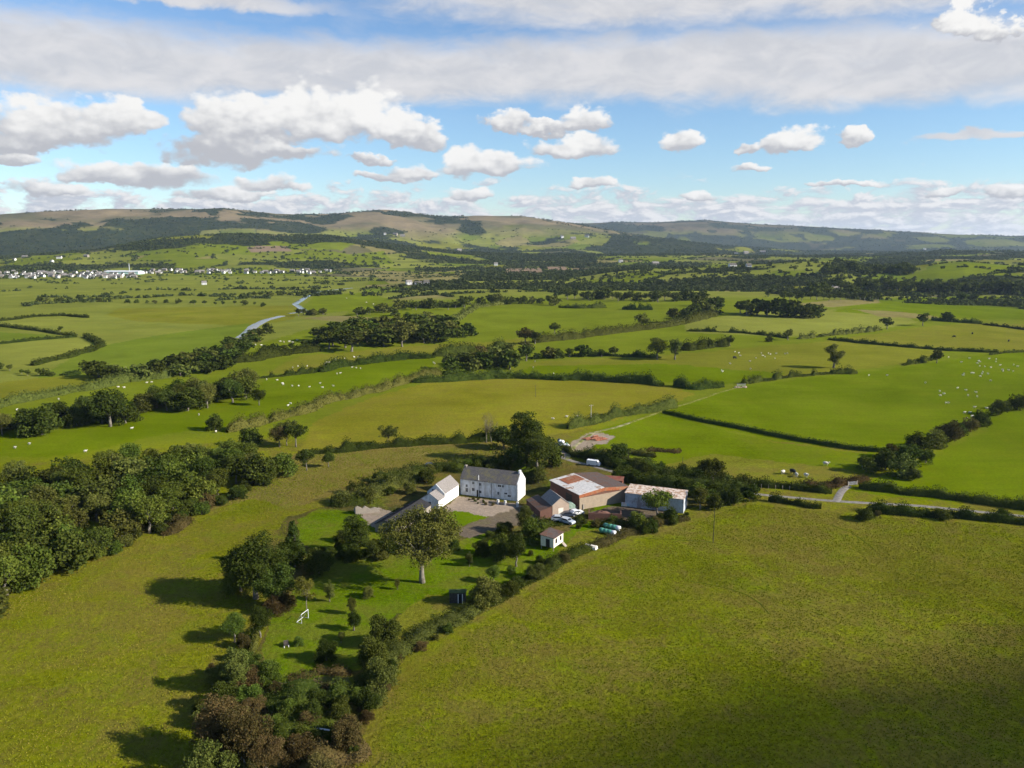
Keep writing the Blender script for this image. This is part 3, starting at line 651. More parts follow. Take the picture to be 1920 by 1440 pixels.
def fw(t, b, o):
    bump(t, b, t.noise(objco(t), .5, 3), .15, .1); b.inputs['Roughness'].default_value = .12; return (.045, .06, .06)
M['water'] = mat('river_water', fw, .12, .5)
ribbon('road', [(1040, 852), (1070, 864), (1110, 873), (1150, 885), (1260, 905), (1370, 920), (1430, 928), (1500, 934), (1570, 940), (1640, 944), (1720, 948), (1800, 956), (1930, 969), (2100, 985)], 3.2, M['asphalt'])
ribbon('track', [(1062, 862), (1075, 838), (1110, 812), (1160, 800), (1185, 791)], 2.6, M['track'], dz=.07)
M['track2'] = mat('grassy_track', mottled((.11, .125, .010), (.21, .20, .07), .5, lo=.42, hi=.66, bs=.3), 1, 0)
ribbon('track', [(1183, 792), (1230, 775), (1290, 756), (1350, 735), (1390, 725)], 2.6, M['track2'], dz=.08, jag=.4)
ribbon('track', [(1568, 941), (1572, 930), (1580, 918), (1592, 910)], 3.4, M['asphalt'], dz=.08)
ribbon('river', [(430, 650), (462, 626), (475, 612), (498, 600), (530, 592)], 10, M['water'], dz=.25, step=4)
ribbon('river', [(540, 588), (575, 584), (563, 577), (553, 570), (575, 556), (600, 546), (660, 540)], 8, M['water'], dz=.25, step=4)

# ------------------------------------------------------------------ hedges
HG = 'hedges between the fields'
hedge([(572, 849), (640, 847), (700, 840), (800, 833), (900, 827), (952, 822)], 3.0, 3.6, 'dark', 'long dark hedge along the near edge of the tawny field', HG)
hedge([(430, 812), (500, 792), (560, 778), (600, 760), (650, 747), (700, 735), (760, 718), (800, 706), (830, 702)], 3.8, 5, 'olive', 'bushy hedge rising along the left edge of the tawny field', HG, bumpy=.6)
hedge([(775, 718), (860, 713), (950, 709), (1050, 712), (1150, 715), (1246, 723)], 4.6, 6, 'dark', 'tall dark hedge along the far edge of the tawny field', HG, bumpy=.5)
hedge([(1262, 724), (1300, 728), (1356, 725)], 4.8, 6, 'dark', 'short dark hedge beyond the corner of the tawny field', HG)
hedge([(1068, 806), (1100, 797), (1150, 783), (1200, 774), (1268, 763)], 3.8, 4.5, 'olive', 'bushy hedge beside the stony track', HG, bumpy=.7)
hedge([(1390, 720), (1430, 714), (1480, 707), (1530, 702), (1605, 700)], 3.2, 4, 'dark', 'broken hedge at the upper edge of the sheep field', HG, gap=.42, bumpy=.7)
hedge([(1690, 685), (1730, 679), (1757, 670)], 3, 4, 'dark', 'short run of bushes under the right-hand sheep field tree', HG, gap=.4, bumpy=.7)
hedge([(1242, 774), (1300, 787), (1400, 807), (1500, 827), (1600, 843), (1655, 849)], 1.9, 1.5, 'dark', 'narrow clipped dark hedge between the two bright green fields', HG, bumpy=.12)
hedge([(1075, 853), (1110, 862), (1150, 872), (1200, 880), (1250, 890), (1310, 897)], 3.2, 5, 'dark', 'dark overgrown hedge on the far side of the road by the barn', HG, bumpy=.5)
hedge([(1330, 902), (1400, 908), (1470, 914), (1560, 924)], 2.4, 3, 'dark', 'low dark hedge between the road and the near sheep pasture', HG)
hedge([(1150, 893), (1200, 903), (1260, 914), (1330, 922), (1412, 931)], 3.6, 6, 'dark', 'dense dark hedge on the near side of the road behind the rusty shed', HG, bumpy=.5)
hedge([(1440, 940), (1480, 945), (1540, 952)], 2.3, 2.2, 'dark', 'low dark hedge on the near verge of the road', HG)
hedge([(1610, 914), (1700, 925), (1800, 937), (1930, 955), (2050, 972)], 2.7, 3.2, 'dark', 'long hedge on the far side of the road at the right edge', HG, bumpy=.42)
hedge([(1625, 958), (1700, 963), (1780, 970), (1930, 983), (2050, 995)], 2.6, 3, 'dark', 'long hedge on the near side of the road at the right edge', HG, bumpy=.5)
hedge([(-60, 775), (0, 763), (102, 742), (170, 730), (238, 715), (306, 708), (391, 690)], 4.2, 5.5, 'olive', 'thick long hedge between the left-hand fields', HG, bumpy=.42)
hedge([(597, 698), (647, 686), (700, 680), (760, 674), (815, 670)], 4.6, 6, 'dark', 'hedge along the far edge of the bright green strip', HG, bumpy=.5)
hedge([(815, 669), (850, 664), (900, 660), (960, 655)], 6, 7, 'dark', 'dark hedge running up to the central clump of trees', HG, bumpy=.5)
hedge([(487, 710), (547, 703), (595, 699)], 3.2, 4, 'dark', 'short dark hedge left of the bright green strip', HG, gap=.4, bumpy=.7)
hedge([(440, 680), (480, 676), (540, 664), (600, 658)], 5.5, 8, 'dark', 'dark hedge leading to the wood in the middle', HG, bumpy=.5)
hedge([(1000, 643), (1060, 637), (1120, 629), (1190, 621), (1240, 614), (1290, 605), (1340, 592)], 5.5, 6, 'olive', 'long hedge climbing across the middle fields', HG, bumpy=.45)
hedge([(1280, 658), (1320, 653), (1366, 648)], 6, 7, 'dark', 'dark hedge right of the two tall field trees', HG, bumpy=.5)
hedge([(997, 674), (1057, 669), (1108, 667), (1165, 668), (1240, 671)], 2.6, 4, 'dark', 'low hedge under the row of field trees', HG, gap=.3)
hedge([(1287, 621), (1330, 622), (1395, 625), (1450, 630), (1480, 635)], 2.6, 4, 'dark', 'broken hedge of low bushes right of centre', HG, gap=.42, bumpy=.7)
hedge([(1497, 636), (1540, 631), (1580, 627), (1650, 618)], 3.6, 4.5, 'olive', 'bushy hedge below the pair of round field trees', HG, gap=.38, bumpy=.6)
hedge([(1745, 600), (1790, 604), (1842, 608)], 4, 5, 'dark', 'dark hedge beside the farther round trees at right', HG)
hedge([(1842, 609), (1880, 613), (1930, 620), (2000, 628)], 2, 3, 'dark', 'thin hedge running to the right edge', HG)
hedge([(1553, 637), (1610, 643), (1663, 648), (1720, 653), (1780, 658), (1873, 662)], 2.4, 3.2, 'dark', 'long thin dark hedge slanting across the right-hand fields', HG, bumpy=.5)
hedge([(1855, 666), (1880, 662), (1925, 660)], 1.4, 2, 'dark', 'low bank of bushes at the top right corner of the sheep field', HG, gap=.4)
hedge([(820, 614), (860, 600), (893, 577), (950, 570)], 4, 6, 'olive', 'hedge along the left edge of the large middle field', HG)
hedge([(1047, 577), (1090, 578), (1137, 577)], 5, 7, 'dark', 'dark hedge at the far edge of the large middle field', HG)
hedge([(1167, 580), (1195, 581), (1224, 581)], 5, 7, 'dark', 'short dark hedge at the far right of the large middle field', HG, gap=.3)
hedge([(-60, 606), (0, 612), (60, 619), (113, 627), (143, 631)], 2.6, 4, 'dark', 'straight dark hedge on the river plain', HG, bumpy=.42)
hedge([(-60, 651), (0, 645), (83, 637), (145, 632)], 2.2, 4, 'dark', 'pale topped hedge on the river plain', HG, bumpy=.42)
hedge([(157, 632), (187, 643), (193, 649), (160, 661), (100, 677), (60, 686)], 3, 5, 'dark', 'curving hedge round the tawny field on the river plain', HG, bumpy=.42)
hedge([(-60, 612), (0, 602), (67, 594), (117, 592), (167, 596)], 2.4, 4, 'dark', 'thin curved hedge on the far part of the river plain', HG, bumpy=.42)
hedge([(112, 704), (130, 703), (152, 702)], 2, 3, 'dark', 'short dark hedge beside the lone tree at left', HG, bumpy=.42)
hedge([(750, 576), (800, 577), (873, 576)], 5, 8, 'dark', 'dark hedge left of the large middle field', HG, bumpy=.6)
hedge([(300, 1005), (330, 990), (345, 975)], 2.2, 5, 'brown', 'brown brambles at the lower end of the wood', 'scrub round the farm', cat='brambles', name='bramble_patch')
hedge([(445, 1230), (452, 1280), (458, 1320)], 1.5, 2, 'dark', 'trimmed narrow hedge beside the trodden garden edge', HG, bumpy=.42)
hedge([(472, 1235), (478, 1200), (482, 1175)], 1.0, 1.0, 'olive', 'narrow low hedge on the left edge of the lawn', HG, bumpy=.42)

# scrub banks: each one patch of brambles and coarse growth
SG = 'scrub banks round the farm'
def scrub(pts, h, wd, leaf, label, **k): return hedge(pts, h, wd, leaf, label, SG, name='scrub', cat='scrub', **k)
scrub([(700, 1330), (715, 1280), (745, 1230), (790, 1195), (860, 1160), (905, 1140)], 1.5, 5, 'olive', 'rough scrub along the lower right edge of the garden', bumpy=.8, gap=.3)
scrub([(905, 1135), (950, 1110), (1010, 1080), (1060, 1050), (1110, 1030)], 1.6, 4, 'dark', 'dark scrub below the white hut', bumpy=.8, gap=.3)
scrub([(1110, 1028), (1160, 1005), (1230, 985), (1290, 972)], 1.2, 4, 'brown', 'brown scrub strip below the rusty shed', bumpy=.8, gap=.35)
scrub([(540, 1275), (600, 1262), (660, 1262)], .9, 2.5, 'brown', 'brown dead growth along the foot of the lawn', bumpy=.8)
scrub([(500, 1330), (560, 1310), (640, 1305), (690, 1300)], 1.8, 7, 'dark', 'dark green brambles below the lawn', bumpy=.8)
scrub([(510, 1375), (580, 1360), (660, 1350)], 1.8, 7, 'green', 'green nettles and brambles at the bottom of the garden', bumpy=.8)
scrub([(560, 1440), (620, 1420), (690, 1400)], 1.6, 6, 'brown', 'rust brown bracken at the bottom edge of the photo', bumpy=.8)
scrub([(640, 950), (700, 925), (760, 905), (800, 892)], 2.6, 9, 'olive', 'olive scrub bank behind the outbuildings', bumpy=.6)
scrub([(700, 905), (760, 890), (830, 880), (875, 885)], 2.4, 8, 'dark', 'dark scrub bank behind the farmhouse', bumpy=.6)
scrub([(620, 948), (650, 945), (690, 945)], 2.2, 5, 'dark', 'dark brambles at the left end of the scrub bank', bumpy=.6)
scrub([(845, 873), (880, 868), (905, 864)], 1.6, 3, 'dark', 'dark growth at the top of the small back lawn', bumpy=.6)
scrub([(1055, 835), (1064, 848), (1080, 858)], 1.6, 3, 'dark', 'dark brambles beside the farm entrance', bumpy=.6)
scrub([(1120, 852), (1150, 846), (1185, 850), (1230, 858)], 1.8, 4, 'olive', 'olive scrub bank under the pasture by the entrance', bumpy=.7)
scrub([(1215, 842), (1245, 846), (1275, 850)], .8, 5, 'brown', 'low flat brown bramble patch in the green pasture', bumpy=.5)
scrub([(1000, 985), (1040, 978), (1095, 975)], 1.4, 4, 'dark', 'dark weeds around the parked vehicles', bumpy=.8, gap=.3)
scrub([(1110, 985), (1160, 985), (1220, 990)], 1.4, 5, 'dark', 'dark weeds along the foot of the brick pen', bumpy=.8)
scrub([(1500, 915), (1540, 918), (1580, 906), (1630, 900)], 1.9, 5, 'brown', 'brown briars at the field corner by the side lane', bumpy=.8)

# ------------------------------------------------------------------ woodland and trees
def leafpick(kind, rs, wts): 
    ks = list(wts); p = np.array([wts[k] for k in ks], float); return kind+rs.choice(ks, p=p/p.sum())
def wood_patch(poly, spacing, hlo, hhi, lod, wts, desc, group, seed, wf=1.05, cap=80, bushy=.5):
    rs = np.random.RandomState(seed); pts = scatter(gpoly(poly), spacing, seed)[:cap]
    pts.sort(key=lambda p: math.atan2(p[0], p[1]))
    for i, p in enumerate(pts):
        k = 'bush_' if rs.rand() < bushy else 'round_'
        put_tree(0, 0, 0, leafpick(f'{lod}_{k}', rs, wts), f'{ordw(i+1)} tree from the left in {desc}', group, wf=wf*rs.uniform(.95, 1.3), p=p, hm=rs.uniform(hlo, hhi), name='tree')
mixw = {'green': 4, 'dark': 5, 'olive': 2}
wood_patch([(-70, 925), (60, 915), (150, 900), (250, 885), (360, 872), (455, 868), (500, 880), (505, 895), (470, 915), (400, 950), (330, 975), (215, 1035), (125, 1078), (0, 1118), (-80, 1140)], 6.6, 7.5, 11.0, 'm', mixw,
           'the dense wood at the left', 'trees of the dense wood at the left', 11, cap=72, wf=1.0)
wood_patch([(-60, 1180), (-60, 1080), (30, 1090), (30, 1105), (0, 1125)], 6, 9, 12, 'm', {'green': 3, 'olive': 1}, 'the wood corner at the left edge', 'trees of the dense wood at the left', 12)
wood_patch([(184, 706), (270, 700), (340, 688), (400, 668), (450, 646), (480, 628), (490, 636), (470, 655), (430, 690), (390, 703), (300, 712), (190, 716)], 10, 7.5, 10.5, 'f', {'dark': 4, 'olive': 3, 'brown': 1},
           'the wooded belt leading to the river', 'trees of the belt leading to the river', 13, cap=29, wf=1.4, bushy=.8)
wood_patch([(588, 650), (600, 636), (660, 628), (740, 618), (830, 615), (850, 632), (820, 645), (720, 655), (640, 662)], 12, 12, 18, 'f', {'dark': 3, 'olive': 3, 'green': 1},
           'the wood in the middle of the valley', 'trees of the wood in the middle', 14, cap=33, wf=1.4, bushy=.3)
wood_patch([(815, 702), (850, 688), (920, 672), (985, 664), (1000, 672), (960, 692), (880, 702)], 9, 8, 14, 'f', {'olive': 4, 'dark': 3, 'brown': 1},
           'the central clump beyond the tawny field', 'trees of the central clump', 15, cap=17, wf=1.25, bushy=.3)
wood_patch([(370, 772), (265, 772), (290, 758), (340, 750), (400, 742), (465, 735), (470, 745), (440, 755)], 8.5, 9, 14, 'm', {'dark': 3, 'olive': 2, 'green': 1},
           'the clump standing on the left green slope', 'trees of the clump on the left slope', 16, wf=1.05, bushy=.6)
wood_patch([(-60, 830), (0, 822), (60, 820), (125, 805), (235, 798), (240, 788), (180, 778), (100, 792), (0, 805), (-60, 812)], 9, 7.5, 11, 'm', {'dark': 3, 'olive': 1},
           'the row at the left edge of the green slope', 'trees of the row at the left edge', 17, wf=1.1, bushy=.8)
FG = 'trees standing about the middle fields'
def T(px, py, h, kind, label, g=FG, **k): return put_tree(px, py, h, kind, label, g, **k)
T(207, 800, 72, 'm_round_dark', 'large round tree at the right end of the row on the left slope', wf=1.25)
T(80, 815, 60, 'm_bush_dark', 'broad dark tree near the left edge of the green slope', wf=1.2)
T(486, 760, 33, 'm_round_dark', 'small lone tree with a long shadow on the left green slope')
T(404, 806, 34, 'm_bush_dark', 'low spreading bush tree on the hedge above the wood')
T(160, 699, 26, 'f_round_dark', 'lone round tree beside the short hedge at left', wf=1.2)
T(113, 622, 12, 'f_round_dark', 'small tree on the straight plain hedge')
T(538, 835, 50, 'm_spread_olive', 'flat topped tree between the wood and the tawny field')
T(524, 838, 44, 'm_round_brown', 'rust tinged tree between the wood and the tawny field')
T(555, 838, 48, 'm_spread_dark', 'slender trunked dark tree at the left tip of the tawny field')
T(470, 836, 40, 'm_bush_dark', 'wide dark tree at the top of the wood')
T(575, 882, 42, 'm_spread_dark', 'wide low tree at the right end of the wood')
T(535, 890, 46, 'm_bush_green', 'green rounded tree in front of the right end of the wood')
T(616, 876, 30, 'm_round_green', 'small green tree on the rough pasture')
T(728, 836, 40, 'm_spread_olive', 'small umbrella shaped tree with a pale trunk on the hedge', wf=1.15)
T(912, 830, 60, 'n_sparse_tan', 'pale thin leaved tree on the edge of the tawny field', 'pale thin trees above the farmhouse')
T(921, 829, 48, 'n_sparse_tan', 'shorter pale thin tree beside its taller neighbour', 'pale thin trees above the farmhouse')
FT = 'trees close round the farm'
T(985, 868, 96, 'n_tall_dark', 'tallest dark tree behind the farmhouse', FT, wf=1.35)
T(945, 842, 50, 'm_bush_dark', 'dark tree left of the tallest farmhouse tree', FT)
T(1008, 884, 75, 'n_round_dark', 'dark tree between the farmhouse and the road', FT, wf=1.1)
T(1030, 872, 52, 'm_bush_dark', 'bushy dark tree beside the farm entrance', FT)
T(970, 872, 40, 'm_bush_green', 'lower green tree at the foot of the tallest one', FT, wf=1.1)
T(940, 880, 38, 'm_bush_dark', 'dark bush behind the farmhouse roof', FT)
T(1010, 905, 36, 'm_bush_olive', 'olive bush between farmhouse gable and barn', FT)
T(1160, 868, 44, 'm_bush_dark', 'dark pointed bush tree on the roadside beyond the barn', FT)
T(1195, 880, 26, 'm_bush_olive', 'rounded roadside bush beyond the white car', FT)
T(1336, 910, 56, 'm_round_dark', 'round dark tree on the roadside hedge behind the rusty shed', FT, wf=1.25)
T(1232, 968, 54, 'm_round_green', 'round tree standing in front of the rusty shed', FT, wf=1.3)
T(1195, 990, 36, 'm_bush_green', 'bush at the left front corner of the rusty shed', FT)
T(1222, 997, 26, 'm_bush_dark', 'low dark bush below the rusty shed', FT)
T(1312, 955, 46, 'm_tall_olive', 'upright leafy tree at the right end of the rusty shed', FT, wf=1.3)
T(1340, 955, 34, 'm_bush_dark', 'dark bush right of the rusty shed', FT)
T(1375, 945, 34, 'm_bush_green', 'green bush beside the field corner right of the shed', FT)
T(1405, 940, 24, 'm_bush_dark', 'last small bush on the hedge by the road bend', FT)
T(1258, 975, 28, 'm_bush_dark', 'small dark bush against the shed wall', FT)
T(1622, 975, 26, 'm_bush_dark', 'dark spreading bush on the near side of the road junction', 'roadside bushes at right', wf=1.3)
T(1645, 970, 16, 'm_bush_brown', 'brown bush beside the road junction', 'roadside bushes at right')
T(1765, 973, 22, 'm_bush_dark', 'round dark bush on the near roadside hedge', 'roadside bushes at right', wf=1.5)
T(1880, 968, 16, 'm_bush_dark', 'dark bush near the right end of the roadside hedge', 'roadside bushes at right', wf=1.3)
BG = 'bushes of the belt between the bright fields at right'
for i, (x, y, h, k) in enumerate([(1625, 885, 34, 'dark'), (1660, 880, 44, 'dark'), (1690, 893, 44, 'olive'), (1700, 872, 46, 'dark'), (1672, 858, 30, 'brown'), (1722, 848, 42, 'dark'), (1735, 868, 30, 'green'), (1752, 838, 38, 'olive'), (1778, 828, 42, 'brown'),
                                  (1795, 818, 30, 'dark'), (1818, 808, 28, 'brown'), (1838, 798, 30, 'dark'), (1872, 778, 32, 'dark'), (1907, 768, 32, 'dark'), (1935, 757, 30, 'dark'), (1712, 900, 24, 'olive')]):
    T(x, y, h, 'm_bush_'+k, f'{ordw(i+1)} bush from the bottom of the belt between the bright fields', BG, wf=1.1)
T(1563, 690, 47, 'm_tall_olive', 'tall lone tree with a long shadow in the right-hand sheep field', wf=1.35)
T(1232, 674, 44, 'm_round_dark', 'left one of the two tall trees in the middle field', wf=1.15)
T(1265, 674, 42, 'm_tall_olive', 'right one of the two tall trees in the middle field', wf=1.2)
T(1756, 681, 26, 'f_round_dark', 'round tree at the top edge of the right sheep field', wf=1.2)
T(1040, 625, 22, 'f_round_dark', 'lone round tree in the large middle field', wf=1.2)
T(1205, 618, 34, 'f_round_olive', 'tallest tree on the climbing middle hedge')
T(1262, 605, 30, 'f_round_olive', 'tall tree at the upper part of the climbing hedge', wf=1.2)
T(985, 645, 34, 'f_round_brown', 'brownish tree at the lower end of the climbing hedge', wf=1.2)
T(1003, 645, 28, 'f_round_olive', 'olive tree at the lower end of the climbing hedge', wf=1.2)
T(858, 632, 24, 'f_bush_dark', 'dark tree at the left of the large middle field', wf=1.3)
T(880, 629, 26, 'f_bush_dark', 'darker rounder tree left of the large middle field', wf=1.2)
T(1663, 617, 24, 'f_round_dark', 'left one of the pair of round field trees', wf=1.25)
T(1730, 611, 26, 'f_round_dark', 'right one of the pair of round field trees', wf=1.15)
T(1778, 603, 20, 'f_bush_dark', 'broad tree on the hedge right of the round pair', wf=1.3)
T(1477, 638, 24, 'f_round_olive', 'tree at the right end of the broken hedge', wf=1.1)
T(1443, 641, 14, 'f_bush_dark', 'low bush left of the broken hedge tree')
T(1368, 649, 22, 'f_round_dark', 'round tree at the right end of the dark hedge')
T(1327, 652, 18, 'f_bush_dark', 'broad bush tree in the dark hedge', wf=1.4)
T(1805, 566, 19, 'f_round_dark', 'left one of the close pair of trees on the far bright field', wf=1.5)
T(1826, 566, 17, 'f_round_dark', 'right one of the close pair of trees on the far bright field', wf=1.2)
T(1664, 556, 12, 'f_round_dark', 'small tree left of the far bright field', wf=1.4)
T(1450, 544, 11, 'f_round_dark', 'small lone tree beyond the tree row', wf=1.5)
T(607, 590, 14, 'f_round_dark', 'small lone tree beyond the river bend', wf=1.1)
T(1490, 508, 11, 'f_round_dark', 'lone tree on the light green knoll')
T(500, 625, 22, 'f_bush_dark', 'dark bushy tree beside the river', wf=1.2)
def row(desc, group, items, kinds=('f_bush_dark', 'f_round_dark', 'f_bush_olive'), wf=1.25, seed=1, noun='tree'):
    rs = random.Random(seed)
    for i, (x, y, h) in enumerate(items): T(x, y, h, rs.choice(kinds), f'{ordw(i+1)} {noun} from the left in {desc}', group, wf=wf)
def along(pts, n, h, jy=1.5, jh=.25, seed=1):
    rs = random.Random(seed); a = np.array(pts, float); t = np.linspace(0, len(a)-1, n)
    return [(float(np.interp(q, range(len(a)), a[:, 0]))+rs.uniform(-3, 3), float(np.interp(q, range(len(a)), a[:, 1]))+rs.uniform(-jy, jy), h*rs.uniform(1-jh, 1+jh)) for q in t]
row('the field row left of the two tall trees', 'field row left of the two tall trees', [(1008, 673, 12), (1030, 671, 24), (1048, 671, 20), (1068, 669, 18), (1093, 668, 25), (1128, 669, 15), (1150, 668, 20), (1197, 669, 14)], wf=1.35)
row('the dark grove in the right middle fields', 'dark grove in the right middle fields', [(1388, 588, 26), (1400, 592, 32), (1420, 590, 34), (1438, 592, 30), (1462, 594, 38), (1484, 594, 36), (1505, 596, 26), (1520, 595, 28), (1535, 594, 26)], wf=1.3, kinds=('f_round_dark', 'f_bush_dark'))
row('the clump left of the dark grove', 'clump left of the dark grove', [(1283, 598, 22), (1300, 594, 26), (1318, 590, 30), (1335, 588, 34), (1348, 580, 26), (1310, 574, 22)], seed=3)
row('the long far row behind the dark grove', 'long far row behind the dark grove', along([(1470, 563), (1560, 563), (1645, 562)], 16, 17), seed=4, kinds=('f_round_dark',), wf=1.1)
row('the tall grove above the far row', 'tall grove above the far row', along([(1524, 553), (1560, 548), (1602, 553)], 9, 26, 4), seed=5, kinds=('f_round_dark', 'f_bush_dark'))
row('the belt under the wooded knoll', 'belt under the wooded knoll', along([(1618, 543), (1700, 546), (1800, 548), (1925, 548)], 28, 24, 3), seed=6, kinds=('f_bush_dark', 'f_round_dark'))
row('the dark wood crowning the knoll', 'dark wood crowning the knoll', along([(1552, 511), (1600, 511), (1660, 512), (1710, 510)], 16, 18, 4), seed=7, kinds=('f_bush_dark',))
row('the left belt beyond the middle field', 'left belt beyond the middle field', along([(870, 570), (950, 569), (1042, 571)], 14, 17, 2), seed=8)
row('the right belt beyond the middle field', 'right belt beyond the middle field', along([(1066, 560), (1150, 563), (1230, 565), (1320, 560)], 20, 20, 2), seed=9, kinds=('f_bush_dark', 'f_round_dark'))
row('the belt beyond the river bend', 'belt beyond the river bend', along([(748, 578), (800, 580), (872, 577)], 10, 18, 3), seed=10)
row('the short belt right of the river', 'short belt right of the river', along([(672, 590), (700, 587), (742, 589)], 8, 16, 3), seed=11)
row('the group beside the river bend', 'group beside the river bend', along([(562, 592), (580, 590), (603, 591)], 5, 14, 1), seed=12)
row('the small group left of the river', 'small group left of the river', along([(479, 556), (500, 555), (522, 555)], 5, 9, 1), seed=13)
row('the first bushy line on the plain', 'bushy lines on the river plain', along([(78, 565), (130, 565), (205, 565)], 9, 10, 1), seed=14, noun='bush')
row('the second bushy line on the plain', 'bushy lines on the river plain', along([(242, 568), (275, 568), (310, 569), (357, 570)], 7, 8, 1), seed=15, noun='bush')
row('the third bushy line on the plain', 'bushy lines on the river plain', along([(367, 571), (430, 572), (493, 574)], 8, 9, 1), seed=16, noun='bush')
row('the rough hedge at the lower left', 'bushes of the rough hedge at lower left', along([(0, 690), (40, 700), (70, 705), (95, 708)], 7, 13, 3), seed=17, noun='bush')
row('the belt left of the large middle wood', 'belt left of the large middle wood', along([(500, 660), (540, 655), (590, 652)], 6, 16, 3), seed=18, noun='bush')

# garden and foreground trees
GG = 'trees and bushes of the garden'
T(792, 1092, 156, 'n_hero_olive', 'great spreading tree with a tall pale trunk on the lawn', GG, wf=.97, rz=.8)
T(480, 1122, 122, 'n_round_dark', 'largest dense dark tree left of the lawn', GG, wf=1.3)
T(520, 1138, 84, 'n_round_dark', 'dense dark tree right behind the largest garden tree', GG, wf=1.2)
T(452, 1108, 70, 'n_bush_green', 'lower leafy side of the dark garden clump', GG)
T(552, 1062, 92, 'n_cone_dark', 'narrow pointed evergreen left of the lawn', GG, name='evergreen_tree', wf=1.3)
T(545, 1068, 60, 'n_round_dark', 'dark tree at the foot of the pointed evergreen', GG, wf=1.0)
T(598, 1075, 54, 'n_bush_dark', 'dark bush between the evergreen and the lawn', GG)
T(575, 1148, 78, 'n_sparse_yellow', 'slender yellow green tree beside the white swing frame', GG, wf=.9)
T(618, 1128, 42, 'n_tall_olive', 'thin olive sapling on the shaded lawn', GG)
T(440, 1204, 58, 'n_round_green', 'rounded tree on the field edge left of the lawn', GG, wf=.95)
T(488, 1195, 62, 'n_round_dark', 'dark tree overhanging the left edge of the lawn', GG, wf=.9)
T(512, 1150, 40, 'n_bush_brown', 'brownish bush under the dark garden trees', GG)
T(538, 1142, 36, 'n_bush_brown', 'small brownish bush beside the dark clump', GG)
T(668, 1040, 76, 'n_tall_dark', 'upright dark tree beside the stone ruin', GG, wf=1.3)
T(700, 1045, 34, 'n_bush_olive', 'low olive bush below the stone ruin', GG)
T(728, 1040, 40, 'n_bush_dark', 'dark bush left of the great spreading tree', GG)
T(648, 1045, 30, 'n_bush_dark', 'dark bush at the foot of the upright tree', GG)
T(612, 1238, 44, 'n_bush_dark', 'low spreading fruit tree in the middle of the lawn', GG, wf=.95)
T(664, 1182, 40, 'n_tall_dark', 'young fruit tree on the right of the lawn', GG, wf=1.3)
T(660, 1152, 34, 'n_tall_olive', 'thin young tree behind the young fruit tree', GG)
T(505, 1282, 52, 'n_bush_green', 'green bush at the lower left corner of the lawn', GG, wf=.9)
T(720, 1210, 66, 'n_bush_dark', 'dark tree at the right lower corner of the lawn', GG, wf=.9)
T(700, 1255, 72, 'n_bush_dark', 'large dark bush below the lawn corner', GG, wf=.9)
T(712, 1290, 62, 'n_bush_olive', 'olive bush on the edge of the big field', GG, wf=.95)
T(690, 1330, 46, 'n_bush_dark', 'dark bush beside the big field lower down', GG)
T(445, 1300, 90, 'n_tall_olive', 'upright olive tree at the lower left field edge', GG, wf=1.1)
T(420, 1330, 60, 'n_bush_dark', 'dark bush at the foot of the olive tree', GG, wf=.9)
T(470, 1325, 50, 'n_bush_green', 'green bush right of the olive tree', GG)
T(410, 1420, 120, 'n_round_brown', 'tall rust brown tree at the lower left', GG, wf=1.0)
T(458, 1440, 130, 'n_tall_brown' if 'n_tall_brown0' in PROTO else 'n_round_brown', 'tallest rust brown tree near the bottom edge', GG, wf=1.0)
T(500, 1450, 80, 'n_round_brown', 'rust brown tree right of the tallest brown tree', GG, wf=1.1)
T(395, 1480, 100, 'n_bush_olive', 'olive tree at the bottom edge of the photo', GG, wf=.9)
T(560, 1430, 62, 'n_bush_brown', 'reddish brown bush near the bottom edge', GG)
T(648, 1400, 66, 'n_bush_brown', 'reddish brown bush beside the big field', GG, wf=1.0)
T(600, 1465, 60, 'n_bush_brown', 'brown bush right at the bottom edge', GG)
T(590, 1350, 40, 'n_bush_dark', 'dark bush in the brambles below the lawn', GG)
T(640, 1345, 44, 'n_bush_dark', 'dark bush at the right of the brambles', GG)
T(540, 1340, 36, 'n_bush_green', 'green bush in the brambles below the lawn', GG)
T(910, 1135, 62, 'n_bush_olive', 'bushy olive tree beside the black shed', GG, wf=.95)
T(945, 1045, 50, 'n_bush_green', 'green bush below the yard', GG)
T(968, 1062, 66, 'n_round_dark', 'dark stemmed tree left of the white hut', GG, wf=.9)
T(905, 1040, 34, 'n_bush_dark', 'dark bush right of the great spreading tree', GG)
T(985, 1000, 56, 'n_tall_olive', 'pale leaved tree in front of the small barn', GG, wf=1.2)
T(1000, 1015, 48, 'n_bush_green', 'leafy green bush between small barn and white hut', GG)
T(960, 1115, 30, 'n_bush_dark', 'dark bush on the garden boundary', GG)
T(1005, 1085, 34, 'n_bush_olive', 'olive bush below the white hut', GG)
T(1060, 1055, 22, 'n_bush_brown', 'small brown bush right of the white hut', GG)
T(690, 915 + 25, 34, 'm_bush_olive', 'thorn bush on the scrub bank left of the farm', GG)
T(735, 915, 34, 'm_bush_olive', 'thorn bush on the upper scrub bank', GG)
T(660, 925, 24, 'm_bush_dark', 'dark thorn bush at the left of the scrub bank', GG)
T(800, 905, 30, 'm_bush_dark', 'dark thorn bush behind the white outbuilding', GG)
T(768, 925, 26, 'm_bush_olive', 'olive thorn bush behind the low outbuilding', GG)

